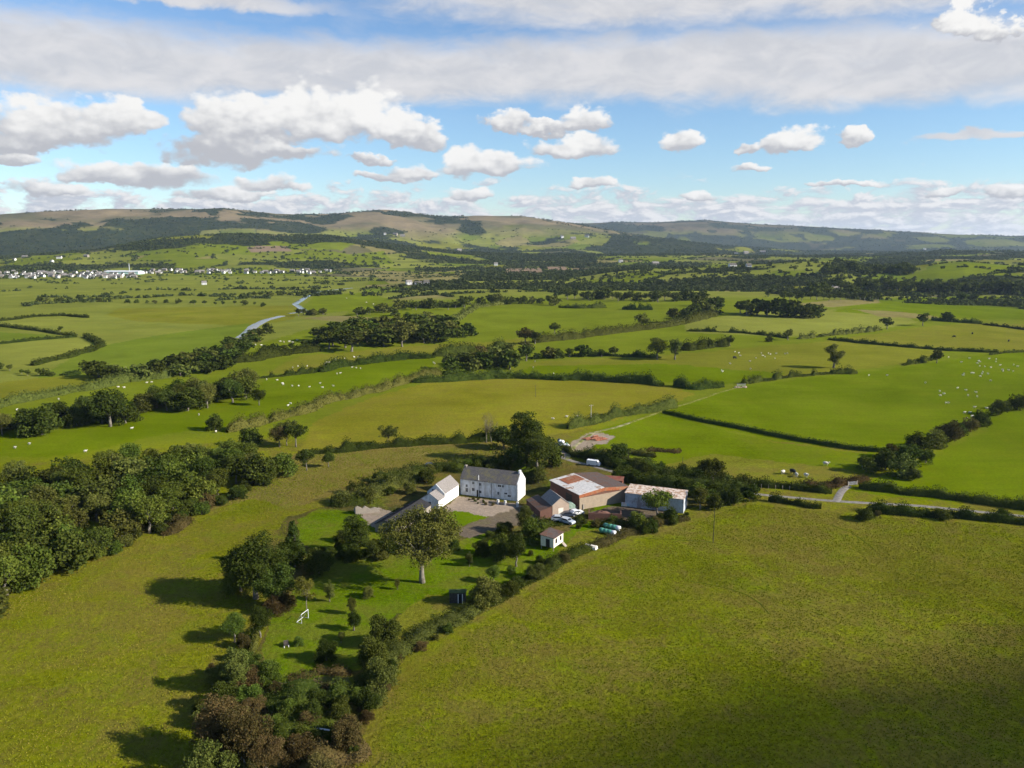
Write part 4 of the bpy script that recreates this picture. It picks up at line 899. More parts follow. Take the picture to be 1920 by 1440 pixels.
def thicket(poly, sp, hlo, hhi, wts, desc, group, seed, lod='m_bush_', cap=40, cat='bush'):
    rs = np.random.RandomState(seed); pts = scatter(gpoly(poly), sp, seed)[:cap]; pts.sort(key=lambda p: math.atan2(p[0], p[1]))
    for i, p in enumerate(pts): put_tree(0, 0, 0, leafpick(lod, rs, wts), f'{ordw(i+1)} bush from the left {desc}', group, wf=rs.uniform(.9, 1.5), cat=cat, p=p, hm=rs.uniform(hlo, hhi), name='bush')
thicket([(-20, 1128), (100, 1085), (220, 1040), (330, 985), (410, 955), (480, 922), (508, 900), (490, 892), (400, 938), (320, 968), (210, 1022), (110, 1062), (-20, 1105)], 3.6, 2.2, 4.6, {'green': 3, 'dark': 4, 'brown': 1, 'olive': 1}, 'along the lower edge of the dense wood', 'bushes along the edge of the wood', 30, cap=28)
for i_, (x_, y_, h_, k_) in enumerate([(880, 1062, 30, 'n_tall_olive'), (925, 1092, 34, 'n_round_green'), (850, 1030, 26, 'n_bush_dark'), (745, 1105, 22, 'n_tall_olive'), (690, 1120, 24, 'n_bush_olive'), (560, 1210, 20, 'n_bush_green'), (640, 1205, 26, 'n_tall_olive')]):
    put_tree(x_, y_, h_, k_, f'{ordw(i_+1)} of the small orchard trees scattered on the lawn', 'small orchard trees on the lawn')
thicket([(625, 945), (700, 905), (790, 880), (840, 878), (800, 900), (730, 930), (680, 950)], 4.2, 2.2, 4.0, {'olive': 4, 'dark': 3, 'brown': 1}, 'on the scrub bank behind the outbuildings', 'bushes of the scrub bank', 31, cap=20)
thicket([(850, 878), (880, 872), (940, 868), (1000, 880), (1010, 900), (990, 905), (975, 888), (900, 885)], 4.0, 2.4, 4.6, {'dark': 4, 'green': 2}, 'behind the farmhouse roof', 'bushes behind the farmhouse', 32, cap=16)
thicket([(1085, 858), (1150, 862), (1250, 878), (1330, 893), (1400, 905), (1400, 915), (1300, 908), (1180, 888)], 4.5, 2.4, 4.4, {'dark': 5, 'olive': 1}, 'in the dark hedge bank along the road', 'bushes of the road bank', 33, cap=24)
thicket([(1150, 900), (1250, 915), (1340, 925), (1420, 932), (1390, 940), (1310, 948), (1300, 925), (1200, 905)], 4.5, 2.6, 4.8, {'dark': 4, 'green': 2}, 'between the road and the rusty shed', 'bushes behind the rusty shed', 34, cap=20)
thicket([(1060, 990), (1110, 978), (1200, 985), (1285, 965), (1300, 972), (1210, 1003), (1190, 992)], 3.6, 1.2, 2.8, {'dark': 3, 'brown': 2, 'green': 1}, 'in the rough ground below the long shed', 'bushes below the long shed', 35, cap=16)
thicket([(890, 1010), (960, 995), (1030, 1000), (1030, 1060), (970, 1110), (905, 1130), (940, 1080), (1000, 1045), (960, 1030)], 5, 1.5, 3.6, {'dark': 3, 'green': 3, 'olive': 2}, 'between the yard and the big field', 'bushes between yard and field', 36, lod='n_bush_', cap=20)
thicket([(640, 1010), (700, 1015), (760, 1035), (720, 1060), (660, 1060), (600, 1040)], 4.5, 1.5, 4, {'dark': 4, 'olive': 1}, 'under the trees left of the great tree', 'bushes left of the great tree', 37, lod='n_bush_', cap=10)
thicket([(500, 1300), (560, 1300), (650, 1290), (690, 1270), (690, 1400), (640, 1440), (560, 1440), (500, 1380)], 2.8, 1.0, 2.8, {'dark': 3, 'green': 3, 'brown': 3, 'olive': 2}, 'in the brambles below the lawn', 'bushes of the bramble ground', 38, lod='n_bush_', cap=24)
thicket([(690, 1340), (700, 1270), (740, 1200), (830, 1160), (900, 1140), (880, 1165), (790, 1220), (730, 1290)], 3.2, .9, 2.4, {'olive': 4, 'brown': 2, 'dark': 3}, 'on the lower right garden boundary', 'bushes of the garden boundary', 39, lod='n_bush_', cap=24)
thicket([(385, 1480), (375, 1330), (400, 1260), (460, 1210), (480, 1240), (490, 1320), (470, 1440)], 3.2, 1.8, 4.2, {'dark': 3, 'olive': 3, 'brown': 3}, 'at the lower left field edge', 'bushes of the lower left field edge', 40, lod='n_bush_', cap=20)

# ------------------------------------------------------------------ building materials
M['white'] = mat('whitewash', mottled((.52, .51, .48), (.76, .76, .74), .7, bs=.25), .9)
M['whiteold'] = mat('weathered_whitewash', lambda t, b, o: t.mix(t.ss(t.noise(t.vscale(objco(t), 1.3, 1.3, .5), .8, 7, .7), .42, .60), (.70, .71, .71), (.50, .49, .46)), .92)
def slate(c1, c2, moss, mcol=(.17, .15, .06)):
    def f(t, b, o):
        v = objco(t); br = t.new('ShaderNodeTexBrick'); t.l.new(v, br.inputs['Vector']); br.inputs['Scale'].default_value = 1.6
        br.inputs['Color1'].default_value = (*c1, 1); br.inputs['Color2'].default_value = (*c2, 1); br.inputs['Mortar'].default_value = tuple(k*.6 for k in c1)+(1,)
        br.inputs['Mortar Size'].default_value = .02
        n = t.noise(v, .45, 7, .7); return t.mix(t.m('MULTIPLY', t.ss(n, .56-moss*.1, .66), moss), br.outputs['Color'], mcol)
    return f
M['slate_dark'] = mat('mossy_slate', slate((.085, .08, .08), (.135, .12, .11), .75), .8)
M['slate_black'] = mat('black_slate', slate((.03, .03, .032), (.045, .043, .045), .25, (.05, .045, .025)), .95, 0)
M['slate'] = mat('grey_slate', slate((.20, .18, .165), (.26, .235, .215), .35, (.16, .15, .11)), .8)
def tin(base, rust, amt, sc=.35, ax='x'):
    def f(t, b, o):
        v = objco(t); wv = t.new('ShaderNodeTexWave', bands_direction='X' if ax == 'x' else 'Y'); t.l.new(v, wv.inputs['Vector']); wv.inputs['Scale'].default_value = 2.2; wv.inputs['Distortion'].default_value = 0
        bump(t, b, wv.outputs['Fac'], .5, .05); n = t.noise(t.vscale(v, 1.0, 1.0, .6), sc, 6, .65, .5)
        c = t.mix(t.ss(t.noise(v, 1.5, 5), .4, .7), base, tuple(k*.75 for k in base))
        return t.mix(t.ss(n, .60-amt*.25, .66-amt*.2), c, t.mix(t.noise(v, 2.5, 5), rust, tuple(k*.6 for k in rust)))
    return f
M['tin_white'] = mat('pale_roof_sheet', tin((.60, .57, .53), (.40, .25, .16), .15, .5), .7)
M['tin_rust'] = mat('rust_sheet', tin((.30, .10, .045), (.34, .18, .10), .45, .6), .8)
M['tin_brown'] = mat('brown_roof_sheet', tin((.10, .075, .065), (.14, .075, .05), .45, .4), .85)
M['tin_patch'] = mat('patchy_rusty_sheet', tin((.66, .55, .46), (.42, .25, .15), .5, 1.1), .75)
M['tin_grey'] = mat('galvanised_sheet', tin((.46, .50, .55), (.33, .31, .32), .3, .4), .55)
M['tin_red'] = mat('red_sheet', tin((.20, .05, .035), (.24, .11, .07), .6, .7), .8)
def brickf(c1, c2, mo, sc=2.2):
    def f(t, b, o):
        v = objco(t); n = t.noise(v, 1.1, 6, .7); m_ = t.noise(v, 9, 3, .6)
        return t.mix(t.ss(n, .35, .65), t.mix(m_, c1, mo), t.mix(m_, c2, mo))
    return f
M['brick'] = mat('tan_stone_wall', brickf((.20, .145, .095), (.30, .225, .15), (.34, .28, .21)), .9)
M['redbrick'] = mat('red_brick_wall', brickf((.075, .03, .022), (.12, .052, .036), (.16, .09, .065)), .9)
M['pinkwall'] = mat('pink_brick_wall', brickf((.27, .18, .13), (.36, .26, .19), (.42, .34, .27)), .9)
M['stone'] = mat('grey_stone', brickf((.15, .125, .10), (.23, .195, .155), (.28, .25, .21)), .95)
M['glass'] = mat('window_glass', lambda t, b, o: (.02, .024, .03), .15, .5)
M['frame'] = mat('white_painted_wood', lambda t, b, o: (.72, .72, .70), .6)
M['wooddark'] = mat('dark_stained_timber', mottled((.035, .03, .026), (.07, .06, .05), 3), .8)
M['greenroof'] = mat('mossy_felt', mottled((.04, .07, .02), (.08, .11, .03), 2), .9)
M['woodgrey'] = mat('weathered_timber', mottled((.24, .20, .16), (.36, .31, .25), 3), .85)
M['black'] = mat('black_paint', lambda t, b, o: (.012, .012, .014), .6)
M['rubber'] = mat('tyre_rubber', lambda t, b, o: (.02, .02, .02), .9)
M['cream'] = mat('cream_render', mottled((.62, .56, .47), (.74, .68, .58), 1.5), .85)
M['greenwrap'] = mat('green_wrap', mottled((.05, .20, .13), (.12, .34, .24), 1.4, lo=.3, hi=.7), .3, .5)
M['whitewrap'] = mat('white_wrap', mottled((.60, .60, .58), (.78, .78, .76), 1.2), .35, .5)
M['carwhite'] = mat('white_car_paint', lambda t, b, o: (.75, .76, .77), .25, .5)
M['cargrey'] = mat('silver_car_paint', lambda t, b, o: (.38, .42, .46), .25, .5)
M['cardark'] = mat('dark_car_paint', lambda t, b, o: (.03, .04, .06), .25, .5)
M['metal'] = mat('grey_metal', mottled((.30, .31, .32), (.42, .43, .44), 2), .5, .5)
M['logs'] = mat('red_brown_logs', mottled((.22, .07, .04), (.45, .20, .12), 2.2), .9)
M['wool'] = mat('sheep_wool', mottled((.44, .41, .34), (.58, .55, .48), 3), .95)
M['pole'] = mat('pale_weathered_pole', mottled((.30, .28, .24), (.42, .40, .36), 2), .9)

def frame_of(A, B):
    """local frame with x running from A to B on the ground"""
    A = np.array(A, float); B = np.array(B, float); d = B[:2]-A[:2]; return math.hypot(*d), math.atan2(d[1], d[0])
def window(root, x, y, z, w, h, side='y-', mf='frame', nm='window'):
    """frame with pane, standing 4 cm proud of the wall plane; side = direction it faces"""
    f = MB(); p = MB(); t = .07; d = .05
    def bx(mb, u0, u1, v0, v1, a, b):
        if side == 'y-': mb.box(u0, u1, y-b, y-a, v0, v1)
        elif side == 'x+': mb.box(x+a, x+b, u0, u1, v0, v1)
        elif side == 'x-': mb.box(x-b, x-a, u0, u1, v0, v1)
    c = x if side == 'y-' else y
    bx(f, c-w/2-t, c-w/2, z-t, z+h+t, -.02, d); bx(f, c+w/2, c+w/2+t, z-t, z+h+t, -.02, d)
    bx(f, c-w/2, c+w/2, z-t, z, -.02, d); bx(f, c-w/2, c+w/2, z+h, z+h+t, -.02, d); bx(f, c-.02, c+.02, z, z+h, .022, d-.01)
    fo = f.build(nm, M[mf], root); bx(p, c-w/2, c+w/2, z, z+h, -.01, .018); p.build('pane', M['glass'], fo)
def gable_shell(L, Dp, he, hr, mwall, root, yr=None, base=-.5):
    yr = Dp/2 if yr is None else yr
    MB().prism([(0, base), (Dp, base), (Dp, he), (yr, hr), (0, he)], 0, L, 'x').build('wall', M[mwall], root)
def gable_roof(L, Dp, he, hr, mroof, root, ov=.25, ox=.15, th=.12, yr=None, names=('roof', 'roof'), mats2=None):
    yr = Dp/2 if yr is None else yr; s1 = (hr-he)/yr; s2 = (hr-he)/(Dp-yr); e = .02
    a = MB().slab([(-ox, -ov, he-ov*s1+e), (L+ox, -ov, he-ov*s1+e), (L+ox, yr, hr+e), (-ox, yr, hr+e)], th); r1 = a.build(names[0], M[mroof], root)
    b = MB().slab([(-ox, yr, hr+e), (L+ox, yr, hr+e), (L+ox, Dp+ov, he-ov*s2+e), (-ox, Dp+ov, he-ov*s2+e)], th); r2 = b.build(names[1], M[mats2 or mroof], root)
    return r1, r2

# farmhouse
A = G(863.4, 926.7); B = G(968.9, 939.7); L, rz = frame_of(A, B); A[2] = min(A[2], B[2])
kk = pxm(A)
fh = thing('farmhouse', 'long white farmhouse with a dark mossy slate roof', 'farmhouse', A, rz)
HE, HR, DP = 5.1, 7.9, 6.4
gable_shell(L, DP, HE, HR, 'whiteold', fh)
r1, r2 = gable_roof(L, DP, HE, HR, 'slate_dark', fh, ov=.3, ox=.02)
for k_ in (0, 1):    # bright gable coping at the right end, rising over the roof
    pass
MB().prism([(-.1, -.4), (DP+.1, -.4), (DP+.1, HE+.05), (DP/2, HR+.2), (-.1, HE+.05)], L+.03, L+.35, 'x').build('gable_wall', M['white'], fh)
MB().prism([(DP*.40, HR-.5), (DP*.58, HR-.5), (DP*.58, HR+.55), (DP*.40, HR+.55)], L-.5, L+.01, 'x').build('chimney', M['white'], fh)
MB().box(.2, .75, DP*.42, DP*.58, HR-.6, HR+.4).build('chimney', M['stone'], fh)
for (u, z, ww, hh) in ((.115, 1.0, .75, 1.25), (.115, 2.5, .6, .8), (.235, 1.5, .8, .95), (.235, 3.6, .7, .8), (.36, 1.1, .7, .8), (.36, 3.4, .75, .85), (.70, 3.7, 1.0, .7), (.76, 3.7, .6, .7), (.68, 1.3, .6, .9), (.81, 1.7, .9, .5), (.87, 1.0, 1.0, .6)):
    window(fh, L*u, 0, z, ww, hh)
MB().box(L*.295, L*.295+.95, -.06, .03, -.2, 2.0).build('door', M['wooddark'], fh)
MB().tube([(L*.335, -.18, 0), (L*.335, -.18, HE+1.5)], .09).build('flue_pipe', M['frame'], fh)
MB().tube([(L*.56, -.1, 0), (L*.56, -.1, HE-.1)], .05).build('drainpipe', M['black'], fh)
MB().box(0, L, -.36, -.26, HE-.24, HE-.14).build('gutter', M['black'], fh)
# walled front plot by the house
t = thing('garden_wall', 'low white garden wall with piers in front of the farmhouse', 'garden wall', G(925, 944), rz)
for q in (1.2, 3.4, 7.2): MB().box(q, q+.55, -.3, .25, -.3, 1.35).build('pier', M['white'], t)
MB().box(-1.5, 7.2, -.1, .12, -.3, .62).build('wall', M['stone'], t)
# white wing
A = G(822.5, 955); B = G(861, 928.5); L, rz = frame_of(A, B); L -= .3
wg = thing('white_outbuilding', 'white outbuilding with a smooth grey slate roof joined to the farmhouse', 'outbuilding', A, rz)
DW = 5.6
def mirrored(root, L, Dp, he, hr, mw, mr):   # body lies to the left of the A-B line (local +y)
    gable_shell(L, Dp, he, hr, mw, root); gable_roof(L, Dp, he, hr, mr, root, ov=.12, ox=.08)
Lh = L*.30
low = MB().prism([(0.0, -.5), (DW, -.5), (DW, 2.5), (DW/2, 4.3), (0, 2.5)], 0, Lh-.02, 'x'); low.build('low_wall', M['white'], wg)
for nm, (ya, za, yb, zb) in (('low_roof', (-.12, 2.44, DW/2, 4.32)), ('low_roof', (DW/2, 4.32, DW+.12, 2.44))):
    MB().slab([(-.1, ya, za), (Lh-.03, ya, za), (Lh-.03, yb, zb), (-.1, yb, zb)], .1).build(nm, M['slate'], wg)
hi = MB().prism([(0, -.5), (DW, -.5), (DW, 3.4), (DW/2, 5.9), (0, 3.4)], Lh, L, 'x'); hi.build('wall', M['white'], wg)
for nm, (ya, za, yb, zb) in (('roof', (-.15, 3.3, DW/2, 5.92)), ('roof', (DW/2, 5.92, DW+.15, 3.3))):
    MB().slab([(Lh+.25, ya, za), (L+.1, ya, za), (L+.1, yb, zb), (Lh+.25, yb, zb)], .1).build(nm, M['slate'], wg)
window(wg, Lh-.0, DW*.68, 3.75, .6, .6, 'x-'); window(wg, -.0, DW*.5, 1.1, .8, .8, 'x-')
# low dark roofed shed continuing the line of the wing, half hidden by the great tree
A = G(742, 1003); B = G(812, 957); L, rz = frame_of(A, B)
ds = thing('dark_roofed_shed', 'low dark roofed shed half hidden behind the great tree', 'shed', A, rz)
MB().prism([(0, -.5), (6.2, -.5), (6.2, 2.1), (3.1, 3.4), (0, 2.1)], 0, L*.94, 'x').build('wall', M['stone'], ds)
gable_roof(L*.94, 6.2, 2.1, 3.4, 'slate_black', ds, ov=.15, ox=.1)
thicket([(868, 938), (890, 936), (935, 944), (930, 950), (890, 944)], 1.3, .5, 1.0, {'dark': 2, 'brown': 2}, 'in the planted bed before the farmhouse', 'shrubs of the planted bed', 51, cap=9)
# stone ruin
p = G(690, 962); t = thing('stone_ruin', 'roofless stone ruin wall beside the yard at left', 'ruined wall', p, .35)
MB().prism([(-3.0, -.3), (3.2, -.3), (3.2, .9), (1.8, 1.5), (.6, 1.2), (-.9, 2.2), (-1.6, 1.6), (-3.0, 2.4)], -.25, .25, 'y').build('long_wall', M['stone'], t)
MB().prism([(-.25, -.3), (3.0, -.3), (3.0, .7), (1.0, 1.9), (-.25, 2.3)], -3.45, -3.02, 'x').build('end_wall', M['stone'], t)
# big barn: gable end faces right, ridge runs away to the left
P1, P2, P3 = G(1032, 900.6, 4.4), G(1086.7, 928, 4.4), G(1138.8, 895.4, 4.4)
L, rz = frame_of(P1, P2); DPb = abs(-(P3[0]-P2[0])*math.sin(rz)+(P3[1]-P2[1])*math.cos(rz)); P1[2] = float(TH(P1[0], P1[1]))
bn = thing('barn', 'large red brick barn with a half white and orange, half brown roof', 'barn', P1, rz)
he, hr = 4.4, 5.3
MB().prism([(0.0, -.5), (DPb, -.5), (DPb, he), (DPb/2, hr), (0, he)], 0, L, 'x').build('wall', M['redbrick'], bn)
MB().prism([(-.03, -.5), (DPb+.03, -.5), (DPb+.03, he-.95), (-.03, he-.95)], L+.003, L+.12, 'x').build('gable_wall', M['brick'], bn)
s = (hr-he)/(DPb/2); lt = .34
def rf(x0, x1, y0, y1, mtl, nm, dz=.03):
    z = lambda y: (he+y*s if y <= DPb/2 else hr-(y-DPb/2)*s)+dz
    return MB().slab([(x0, y0, z(y0)), (x1, y0, z(y0)), (x1, y1, z(y1)), (x0, y1, z(y1))], .09).build(nm, M[mtl], bn)
rf(-.2, L+.2, -.3, DPb/2, 'tin_white', 'white_roof'); rf(-.2, L+.2, DPb/2, DPb+.3, 'tin_brown', 'brown_roof')
rf(L*.10, L*.43, DPb*.12, DPb*.47, 'tin_rust', 'rusty_roof_sheet', .13)
MB().prism([(-.28, he-.9), (-.28, he-.02), (DPb/2, hr), (DPb+.28, he-.02), (DPb+.28, he-.9), (DPb/2, hr-1.0)][::-1], L+.13, L+.24, 'x').build('rusty_verge', M['tin_rust'], bn)
MB().box(L*.55, L*.55+3.2, -.06, .03, -.3, 3.2).build('door', M['wooddark'], bn); MB().box(L*.12, L*.12+2.2, -.06, .03, -.3, 2.4).build('door', M['tin_red'], bn)
# small barn with lower red lean-to
E1, E2, R2 = G(1016, 931, 3.5), G(1036, 947, 3.5), G(1053.5, 934, 5.4)
L, rz = frame_of(E1, E2); hd = abs(-(R2[0]-E2[0])*math.sin(rz)+(R2[1]-E2[1])*math.cos(rz)); E1[2] = float(TH(E1[0], E1[1]))
sb = thing('small_barn', 'small stone barn with a light grey slate roof in front of the big barn', 'small barn', E1, rz)
Ls = max(L, 3.5); Ws = hd*2
MB().prism([(0, -.5), (Ws, -.5), (Ws, 3.4), (Ws/2, 5.3), (0, 3.4)], 0, Ls, 'x').build('wall', M['pinkwall'], sb)
gable_roof(Ls, Ws, 3.4, 5.3, 'slate', sb, ov=.2, ox=.1)
MB().box(Ls-.02, Ls+.03, Ws*.35, Ws*.65, 0, 2.4).build('door', M['cream'], sb)
MB().prism([(-3.6, -.5), (-.01, -.5), (-.01, 3.0), (-3.6, 2.1)], -2.8, Ls-.1, 'x').build('lean_to', M['redbrick'], sb)
MB().slab([(-2.95, -3.8, 2.12), (Ls+.0, -3.8, 2.12), (Ls+.0, -.02, 3.1), (-2.95, -.02, 3.1)], .09).build('lean_to_roof', M['tin_brown'], sb)
# rusty long shed
S1, S2 = G(1172, 949), G(1281, 962.5); L, rz = frame_of(S1, S2)
sh_ = thing('long_shed', 'long grey sheet metal shed with a patchy white and rust roof', 'shed', S1, rz)
D3 = 6.6; hf = 4.1; hb = 4.6
MB().prism([(0, -.5), (D3, -.5), (D3, hb), (0, hf)], 0, L, 'x').build('wall', M['tin_grey'], sh_)
n = 9
for i in range(n):
    MB().slab([(-.2+i*(L+.4)/n+.015, -.35, hf-.02+.006*(i % 3)), (-.2+(i+1)*(L+.4)/n-.015, -.35, hf-.02+.02*(i % 2)), (-.2+(i+1)*(L+.4)/n-.015, D3+.3, hb+.03+.02*(i % 2)), (-.2+i*(L+.4)/n+.015, D3+.3, hb+.03)], .06).build('roof_sheet', M['tin_patch'], sh_)
MB().box(L*.08, L*.20, -.08, .02, -.2, 3.2).box(L*.215, L*.33, -.08, .02, -.2, 3.2).build('sliding_door', M['tin_grey'], sh_)
MB().box(L+.0, L+.06, -.06, .2, -.3, hf).build('corner_post', M['frame'], sh_)
for i in range(7): MB().box(L*(.36+.09*i), L*(.36+.09*i)+.08, -.05, .0, -.2, hf-.15).build('stanchion', M['metal'], sh_)
# red shed between barn and long shed, low pen walls
p = G(1150, 908); rs_ = thing('red_shed', 'low red sheet shed between the big barn and the long shed', 'shed', p, -.25)
MB().prism([(-1.6, -.3), (1.6, -.3), (1.6, 2.1), (-1.6, 1.7)], -3, 3, 'x').build('wall', M['tin_red'], rs_)
MB().slab([(-3.2, -1.8, 1.72), (3.2, -1.8, 1.72), (3.2, 1.8, 2.17), (-3.2, 1.8, 2.17)], .07).build('roof', M['tin_red'], rs_)
p = G(1135, 975); pn = thing('brick_pen', 'open brick walled pen in shade below the long shed', 'livestock pen', p, -.1)
MB().box(-4.6, 4.4, -.15, .15, -.4, 1.9).build('front_wall', M['redbrick'], pn); MB().box(-4.6, -4.3, .17, 4, -.4, 1.6).build('side_wall', M['redbrick'], pn); MB().box(4.1, 4.4, .17, 4, -.4, 1.6).build('side_wall', M['redbrick'], pn)
MB().ell((-1.2, 2.2, .1), (3.4, 1.8, 1.7), 12, 6, seed=4, amp=.12).build('heap', M['redbrick'], pn)
# stone wall off the barn
t = thing('stone_wall', 'low stone wall slanting down from the corner of the big barn', 'stone wall', G(1092, 955), .75)
MB().prism([(0, -.4), (9.5, -.4), (9.5, 1.3), (6, 1.0), (3, 1.25), (0, .9)], -.22, .22, 'y').build('stonework', M['stone'], t)
MB().box(-.1, .5, -.28, .28, -.4, 1.5).build('end_pier', M['stone'], t)
# white hut on legs
H1, H2 = G(1038, 1034), G(1058, 1020); _, rz = frame_of(H1, H2)
hut = thing('hut', 'small cream hut raised on legs with two dark windows', 'hut', H1, rz)
L = 4.2; D4 = 3.0; zf = .75; he = 2.9; 
MB().prism([(0, zf), (D4, zf), (D4, he+.25), (0, he)], 0, L, 'x').build('wall', M['cream'], hut)
MB().slab([(-.2, -.25, he), (L+.2, -.25, he), (L+.2, D4+.25, he+.3), (-.2, D4+.25, he+.3)], .08).build('roof', M['tin_brown'], hut)
for q in (.1, L-.1):
    for w_ in (.1, D4-.1): MB().tube([(q, w_, -.3), (q, w_, zf)], .08).build('leg', M['woodgrey'], hut)
for q in (1.1, 3.0): window(hut, q, 0, 1.55, .6, .9, mf='wooddark')
hut.scale = (1.2, 1.2, 1.15)
MB().box(-.05, -.01, .9, 1.8, zf, 2.5).build('door', M['black'], hut)
MB().prism([(-1.3, -.3), (-.1, zf), (-.1, zf-.12), (-1.3, -.42)], L*.8, L*1.0, 'x').build('ramp', M['woodgrey'], hut)
# black shed
p = G(858, 1131); bs = thing('black_shed', 'small black timber shed with two white corner strips', 'shed', p, .03)
MB().prism([(0, -.2), (2.2, -.2), (2.2, 2.0), (0, 2.3)], -1.7, 1.7, 'x').build('wall', M['wooddark'], bs)
MB().slab([(-1.85, -.2, 2.33), (1.85, -.2, 2.33), (1.85, 2.4, 2.0), (-1.85, 2.4, 2.0)], .07).build('roof', M['greenroof'], bs)
for q in (.05, .95): MB().box(q, q+.16, -.06, 0, 0, 2.05).build('white_strip', M['frame'], bs)
MB().box(.25, .92, -.03, .0, 0, 1.95).build('door', M['black'], bs)
# swing frame / goal
p = G(572, 1164); gl = thing('goal_frame', 'white tubular goal frame standing on the lawn', 'goal frame', p, 1.25)
MB().tube([(-1.2, 0, -.1), (-1.2, 0, 1.9), (1.2, 0, 1.9), (1.2, 0, -.1)], .07, 6).build('goal_posts', M['frame'], gl)
for q in (-1.2, 1.2): MB().tube([(q, 0, 1.9), (q, 1.2, .05), (q, 0, .05)], .05, 6).build('back_stay', M['frame'], gl)
MB().tube([(-1.2, 1.2, .05), (1.2, 1.2, .05)], .05, 6).build('rear_bar', M['frame'], gl)
# garden chair-like dark item
p = G(537, 1213); ch = thing('garden_seat', 'small dark garden seat with a white leg on the lawn', 'garden seat', p, .4)
MB().box(-.45, .45, -.3, .3, .42, .52).build('seat', M['wooddark'], ch); MB().slab([(-.45, .3, .5), (.45, .3, .5), (.45, .48, 1.15), (-.45, .48, 1.15)], .06).build('backrest', M['wooddark'], ch)
for q in (-.4, .4):
    for w_ in (-.25, .25): MB().box(q-.05, q+.05, w_-.05, w_+.05, 0, .419).build('leg', M['frame'], ch)
# fallen pale post at the bottom of the garden
t = thing('fallen_post', 'pale fallen post among the brambles at the bottom', 'post', G(602, 1380), -.5); MB().tube([(-1.6, 0, .9), (1.5, .3, 1.3)], .12, 7).build('timber', M['frame'], t)
# silage bales: each wrapped bale is a thing
def bale(p, rz, mt, label, r=.68, l=1.35):
    o = MB().tube([(-l/2, 0, r*.72), (-l/2+.1, 0, r), (l/2-.1, 0, r), (l/2, 0, r*.99)], [r*.8, r, r, r*.8], 14).build('wrapped_bale', M[mt], None, p, rz, True); return tag(o, label, 'bale', 'wrapped bales beside the white hut')
for nm, (a, b) in (('near', ((1129, 999), (1159, 1006))), ('far', ((1137, 990), (1168, 997)))):
    A = G(*a); B = G(*b); _, rz = frame_of(A, B); u = (B-A)/np.linalg.norm(B-A)
    for i in range(4): bale(A+u*1.4*i*np.linalg.norm(B-A)/4.4/1.4*1.05, rz, 'greenwrap' if i < 3 else 'whitewrap', ('%s bale from the left in the %s row of green bales' % (ordw(i+1), nm)) if i < 3 else 'white end bale of the %s row of green bales' % nm, l=np.linalg.norm(B-A)/4.4*1.02)
# pale upturned boat-like trough
p = G(1108, 1028); bt = thing('upturned_trough', 'pale upturned trough lying on the grass', 'trough', p, -.5)
mb = MB(); prof = [(-.75, 0), (-.7, .55), (-.35, .85), (.35, .85), (.7, .55), (.75, 0)]
mb.prism(prof, -1.5, 1.5, 'x'); mb.build('shell', M['cream'], bt); MB().box(-1.62, -1.501, -.78, .78, 0, .12).box(1.501, 1.62, -.78, .78, 0, .12).build('rim', M['metal'], bt)
# vehicles
def car(px, py, rz, paint, label, kind='hatch', p=None):
    p = G(px, py) if p is None else p; c = thing('parked_car', label, 'car', p, rz, 'vehicles parked about the yard'); L = 4.2; Wd = .85
    if kind == 'van': pr = [(-2.3, .35), (2.3, .35), (2.35, .9), (1.9, 1.25), (1.3, 1.95), (-2.2, 2.0), (-2.35, 1.2)]; gl_ = [(1.22, 1.3), (1.75, 1.3), (1.25, 1.85), (1.0, 1.85)]
    else: pr = [(-2.05, .32), (2.05, .32), (2.1, .72), (1.9, .92), (.95, 1.02), (.35, 1.45), (-1.2, 1.47), (-1.9, 1.0), (-2.1, .85)]; gl_ = [(-1.6, 1.02), (.82, 1.02), (.3, 1.38), (-1.15, 1.40)]
    MB().prism(pr, -Wd, Wd, 'y').build('body', M[paint], c)
    MB().prism(gl_, -Wd-.012, Wd+.012, 'y').build('side_window', M['glass'], c)
    if kind == 'van': MB().slab([(1.31, -.75, 1.9), (1.89, -.75, 1.27), (1.89, .75, 1.27), (1.31, .75, 1.9)][::-1], .02).build('windscreen', M['glass'], c)
    else: MB().slab([(.38, -.72, 1.43), (.93, -.72, 1.04), (.93, .72, 1.04), (.38, .72, 1.43)][::-1], .02).build('windscreen', M['glass'], c)
    for q in (-1.35, 1.35):
        for w_ in (-1, 1):
            wh = MB().tube([(q, w_*(Wd-.2), .33), (q, w_*(Wd+.03), .33)], .33, 14).build('wheel', M['rubber'], c)
            MB().tube([(q, w_*(Wd+.031), .33), (q, w_*(Wd+.05), .33)], .18, 10).build('hub', M['metal'], wh)
    for w_ in (-.6, .6): MB().box(2.09, 2.13, w_-.16, w_+.16, .6, .76).build('headlight', M['frame'], c)
    return c
car(1046, 978, -.12, 'cargrey', 'silver car parked beside the hut', p=G(1048, 976))
car(0, 0, -.7, 'cargrey', 'grey car angled beside the small barn', p=G(1064, 981))
car(0, 0, .15, 'cardark', 'dark blue car behind the silver car', p=G(1066, 968))
car(0, 0, .5, 'carwhite', 'small white and black car at the foot of the barn wall', p=G(1081, 965))
car(0, 0, -.35, 'carwhite', 'white van parked on the road behind the big barn', 'van', p=G(1113, 873))
car(0, 0, .2, 'cardark', 'dark car parked on the small back lawn', p=G(808, 876))
